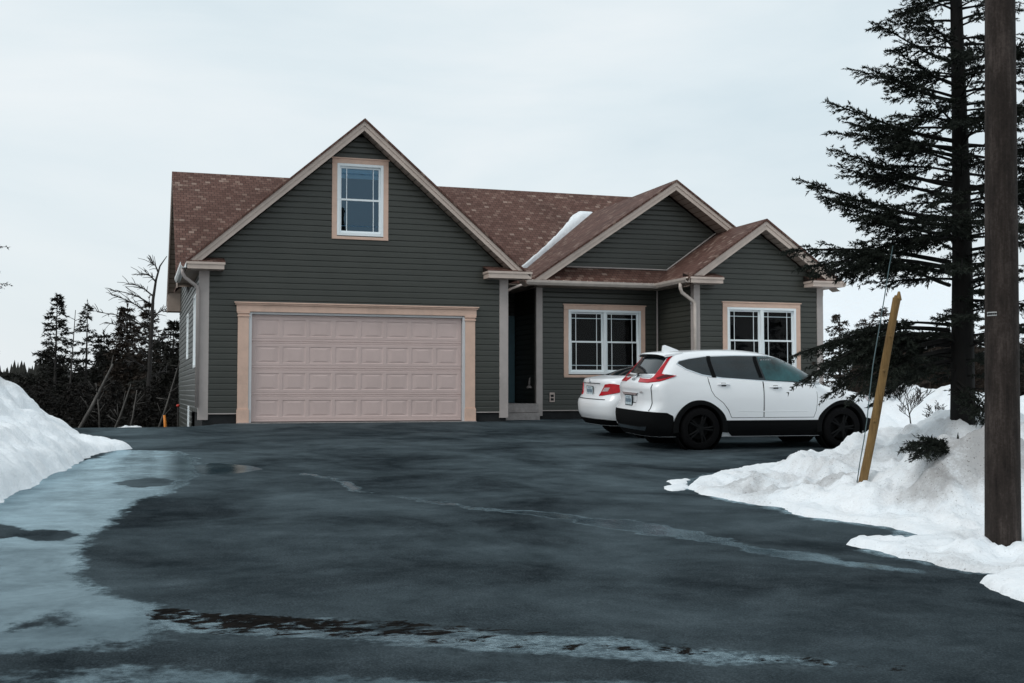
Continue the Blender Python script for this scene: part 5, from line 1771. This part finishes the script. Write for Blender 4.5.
# dead snag
p = atF(75, 310, 49); g = tz(p[0], p[1])
sn = bare_tree(7, p[2] - g, .05, 1, .7, .2, (8, 12), (.05, 0), .012)
q = MB(); q.tube([(-.45, 0, 0), (-.2, 0, (p[2] - g) * .5), (.02, 0, p[2] - g)], [.06, .045, .012], 7)
rr = random.Random(9)
for k in range(16):
    t = rr.uniform(.45, .97); x = -.45 + .47 * t; z = (p[2] - g) * t; a = rr.choice((-1, 1))
    q.tube([(x, 0, z), (x + a * .25, rr.uniform(-.2, .2), z + .12), (x + a * rr.uniform(.3, .5), rr.uniform(-.3, .3), z + .05)], [.014, .01, .006], 5)
bare('dead_tree', 'thin dead snag with stub twigs between two spruces at left', 'tree', (p[0], p[1], g), q, 'barkdark')

# wind-bent larch with boughs streaming left
lp = [atF(u, v, 44) for u, v in ((147, 440), (148, 400), (150, 360), (152, 320), (153, 300), (156, 280), (160, 266), (167, 256))]
lp[0][2] -= 1.5
q = MB(); B0 = lp[0]
q.tube([tuple(a - B0) for a in lp], [.095, .088, .078, .066, .055, .042, .028, .012], 8)
rr = random.Random(14)
def twigline(mb, pts, r):
    mb.tube([tuple(a - B0) for a in pts], [r, r * .75, r * .5, r * .3], 5)
    for k in range(22):
        t = rr.uniform(.15, 1); i = min(2, int(t * 3)); f = t * 3 - i
        c = pts[i] * (1 - f) + pts[i + 1] * f; d = pts[3] - pts[0]; d = d / np.linalg.norm(d)
        e = c + (d * rr.uniform(.0, .5) + np.array((rr.uniform(-.25, .15), rr.uniform(-.5, .5), rr.uniform(-.28, .30)))) * rr.uniform(.5, 1.1)
        mb.tube([tuple(c - B0), tuple((c + e) / 2 - B0 + np.array((0, 0, .03))), tuple(e - B0)], [.014, .011, .007], 4, cap=False)
for (ua, va, ub, vb) in ((152, 305, 110, 290), (151, 316, 112, 296), (151, 330, 97, 312), (150, 345, 106, 322), (153, 296, 128, 284), (156, 282, 140, 275), (158, 272, 150, 262), (150, 350, 168, 338), (149, 372, 128, 362), (149, 380, 170, 372), (150, 360, 120, 340), (152, 320, 166, 312)):
    a, b_ = atF(ua, va, 44), atF(ub, vb, 44)
    m1 = a * .66 + b_ * .34 + np.array((0, rr.uniform(-.3, .3), .12)); m2 = a * .33 + b_ * .67 + np.array((0, rr.uniform(-.5, .5), .12)); b_ = b_ + np.array((0, rr.uniform(-.6, .6), 0))
    twigline(q, [a, m1, m2, b_], .035)
lr = bare('larch_tree', 'tall leafless larch with a bent top and boughs streaming left beside the house', 'tree', tuple(B0), q, 'barkdark')

# leaning pale trunks in front of the dark wood
for i, (u0, v0, u1, v1, F_, r, lab) in enumerate([(76, 434, 113, 364, 33, .065, 'pale leaning dead trunk rising right from the left snowbank'), (112, 434, 131, 384, 33.5, .04, 'shorter pale leaning trunk in front of the brown spruce'),
                                                (156, 434, 180, 360, 33, .035, 'slim pale trunk leaning towards the left wall of the house'), (128, 434, 137, 390, 34, .035, 'upright pale stem just left of the larch trunk'), (99, 434, 96, 383, 34, .028, 'slim grey stem behind the pale leaning trunk')]):
    a, b_ = atF(u0, v0, F_), atF(u1, v1, F_)
    a = a - (b_ - a) * .25
    q = MB(); L_ = b_ - a
    q.tube([(0, 0, 0), tuple(L_ * .5 + np.array((.04, 0, 0))), tuple(L_)], [r, r * .85, r * .4], 7)
    rr = random.Random(30 + i)
    for k in range(7):
        t = rr.uniform(.35, .95); c = L_ * t
        q.tube([tuple(c), tuple(c + np.array((rr.uniform(-.3, .5), rr.uniform(-.3, .3), rr.uniform(.0, .4))))], [.014, .006], 4)
    bare('dead_tree', lab, 'tree', tuple(a), q, 'barkgrey', 'pale dead trunks in the left wood')

# small snow patch beneath them
sp_ = snowbank('snow_patch', 'small white snow patch at the foot of the larch beyond the drive', fb, lambda X, Y, d: .10 * sstep(0, .5, d), .05, 97, lip=.12, namp=.05)
sp_['category'] = 'snow patch'
sp_.location.z = .60

# the dense wood behind reads as one dark mass
protos = [conifer(200 + i, 6.0, .3, lambda h: 1.35 * (1 - h) ** .85 + .12, .42, 6, .07, .20, .30, .16, bare=.1, sub=False, gap=.05) for i in range(4)]


def mass(name, spots, mat, extra=None):
    Vs, Fs, nb = [], [], 0; rr = random.Random(77)
    wv = MB()
    for (x, y, z, H) in spots:
        w_, V, F_ = protos[rr.randrange(4)]
        a = rr.uniform(0, 2 * PI); c, s_ = math.cos(a), math.sin(a); k = H / 6.0; kx = k * rr.uniform(.9, 1.3)
        M_ = np.array(((c * kx, -s_ * kx, 0), (s_ * kx, c * kx, 0), (0, 0, k)))
        Vs.append(V @ M_.T + np.array((x, y, z))); Fs.append(F_ + nb); nb += len(V)
        wv.tube([(x, y, z - .3), (x, y, z + H * .9)], [.08, .02], 5)
    tv = np.array(wv.v); tf = np.array([f for f in wv.f if len(f) == 4])
    V = np.concatenate(Vs + [tv]); tri = np.concatenate([tf[:, [0, 1, 2]], tf[:, [0, 2, 3]]]) + nb
    F_ = np.concatenate(Fs + [tri])
    return tag(np_mesh(name, V, F_, mat), kind='stuff')


rr = random.Random(55); spots = []
for i in range(120):
    F_ = rr.uniform(52, 85); u = rr.uniform(-60, 200)
    vt = 372 + rr.uniform(-22, 14) - (10 if u > 140 else 0)
    if u < 45: vt = max(vt, 373)
    p = atF(u, vt, F_); g = tz(p[0], p[1]) - .3
    spots.append((p[0], p[1], g, p[2] - g))
tag(mass('dense_wood', spots, 'needlesfar'), 'dark mass of spruce wood behind the left snowbank', 'wood')
spots = []
for i in range(70):
    F_ = rr.uniform(36, 52); u = rr.uniform(-40, 190)
    vt = 390 + rr.uniform(-12, 14)
    p = atF(u, vt, F_); g = tz(p[0], p[1]) - .2
    spots.append((p[0], p[1], g, max(.8, p[2] - g)))
tag(mass('undergrowth', spots, 'brush'), 'low dark undergrowth of young spruces in front of the left wood', 'undergrowth')
spots = []
for i in range(150):
    F_ = rr.uniform(30, 46); u = rr.uniform(848, 1080)
    vt = 346 + rr.uniform(-16, 18) - max(0, (u - 930)) * .15
    p = atF(u, vt, F_); g = -.3
    spots.append((p[0], p[1], g, p[2] - g))
tag(mass('dense_wood', spots, 'needlesbrown'), 'dark brown thicket behind the snow heap and the big spruce', 'wood')

# distant wooded ridge on the skyline at the far left
V, F_ = [], []
rr = random.Random(91)
for i in range(1600):
    d_ = rr.uniform(300, 420); a = rr.uniform(-.62, -.05) + YAW * 0
    x = math.sin(a) * d_; y = math.cos(a) * d_
    base = -6 + (d_ - 300) * .075; h = rr.uniform(4.5, 9.); w_ = rr.uniform(1.4, 2.6)
    b0 = len(V)
    for k in range(5):
        aa = 2 * PI * k / 5 + i
        V.append((x + math.cos(aa) * w_, y + math.sin(aa) * w_, base))
    V.append((x, y, base + h))
    F_ += [(b0 + k, b0 + (k + 1) % 5, b0 + 5) for k in range(5)]
tag(np_mesh('distant_wood', V, F_, 'needlesfar'), 'dark wooded ridge on the skyline at far left', 'wood', kind='stuff')
xs = np.linspace(-330, 60, 60); ys = np.linspace(230, 600, 40)
X, Y, F_ = grid(xs, ys)
tag(np_mesh('hill', np.stack([X, Y, -9 + np.maximum(0, np.hypot(X, Y) - 300) * .06 + fbm(X * .02, Y * .02, 2) * 3], 1), F_, 'brush', smooth=True), kind='structure')

# spruce just outside the left edge: only its branch tips reach in
p = atF(-60, 290, 22)
g = tz(p[0], p[1])
plant('spruce_tree', 'spruce beyond the left edge whose bare branch tips reach in above the snowbank', 'tree', (p[0], p[1], g),
      conifer(301, 6.2, .8, lambda h: 1.35 * (1 - h) ** .4 + .1, .35, 5, .08, .06, .10, .05, bare=.35, gap=.25, sub=False), 'needlesfar', 'barkdark')

# ------------------------------------------------------------------ sky, sun, camera
SUN_EL, SUN_AZ = math.radians(46), math.radians(246)   # azimuth clockwise from +Y
wd = bpy.data.worlds.new('World'); SC.world = wd; wd.use_nodes = True
t = NT(wd)
sky = t.n('ShaderNodeTexSky', {'sky_type': 'NISHITA', 'sun_disc': False, 'sun_elevation': SUN_EL, 'sun_rotation': SUN_AZ, 'air_density': 1.0, 'dust_density': 3.0})
co = t.n('ShaderNodeTexCoord')
mp = t.n('ShaderNodeMapping', Vector=(co, 0), Scale=(1.0, 1.0, 3.2))
n1 = t.n('ShaderNodeTexNoise', Vector=mp, Scale=2.1, Detail=7., Roughness=.52, Distortion=.4)
cl = t.ramp(n1, [(.30, (6.5, 7.7, 8.3)), (.50, (7.8, 8.7, 9.1)), (.68, (8.9, 9.4, 9.6))])
sep = t.n('ShaderNodeSeparateXYZ', Vector=(co, 0))
hz = t.ramp((sep, 2), [(.0, .75), (.10, .35), (.25, 0.)])
cl2 = t.mix(hz, cl, (8.7, 9.1, 9.3))
mx = t.mix(.90, sky, cl2)
bg = t.n('ShaderNodeBackground', Strength=.10)
t.t.links.new(mx[0].outputs[2], bg.inputs[0])
ow = t.n('ShaderNodeOutputWorld'); t.t.links.new(bg.outputs[0], ow.inputs[0])

sl = bpy.data.lights.new('sun', 'SUN'); sl.energy = .9; sl.angle = math.radians(25); sl.color = (1, .96, .92)
so = bpy.data.objects.new('sun', sl); COL.objects.link(so)
sd = Vector((math.sin(SUN_AZ) * math.cos(SUN_EL), math.cos(SUN_AZ) * math.cos(SUN_EL), math.sin(SUN_EL)))
so.rotation_euler = sd.to_track_quat('Z', 'Y').to_euler()

cam = bpy.data.cameras.new('camera'); cam.sensor_width = 36; cam.lens = FOC / 1024 * 36; cam.clip_end = 3000; cam.clip_start = .05
cmo = bpy.data.objects.new('camera', cam); COL.objects.link(cmo)
cmo.location = tuple(EYE); cmo.rotation_euler = (PI / 2 + PIT, 0, -YAW)
SC.camera = cmo
SC.view_settings.view_transform = 'Standard'; SC.view_settings.look = 'None'
SC.view_settings.exposure = 0.05; SC.view_settings.gamma = 1.0; SC.view_settings.use_curve_mapping = False
SC.cycles.use_denoising = True
SC.cycles.max_bounces = 6; SC.cycles.transparent_max_bounces = 8
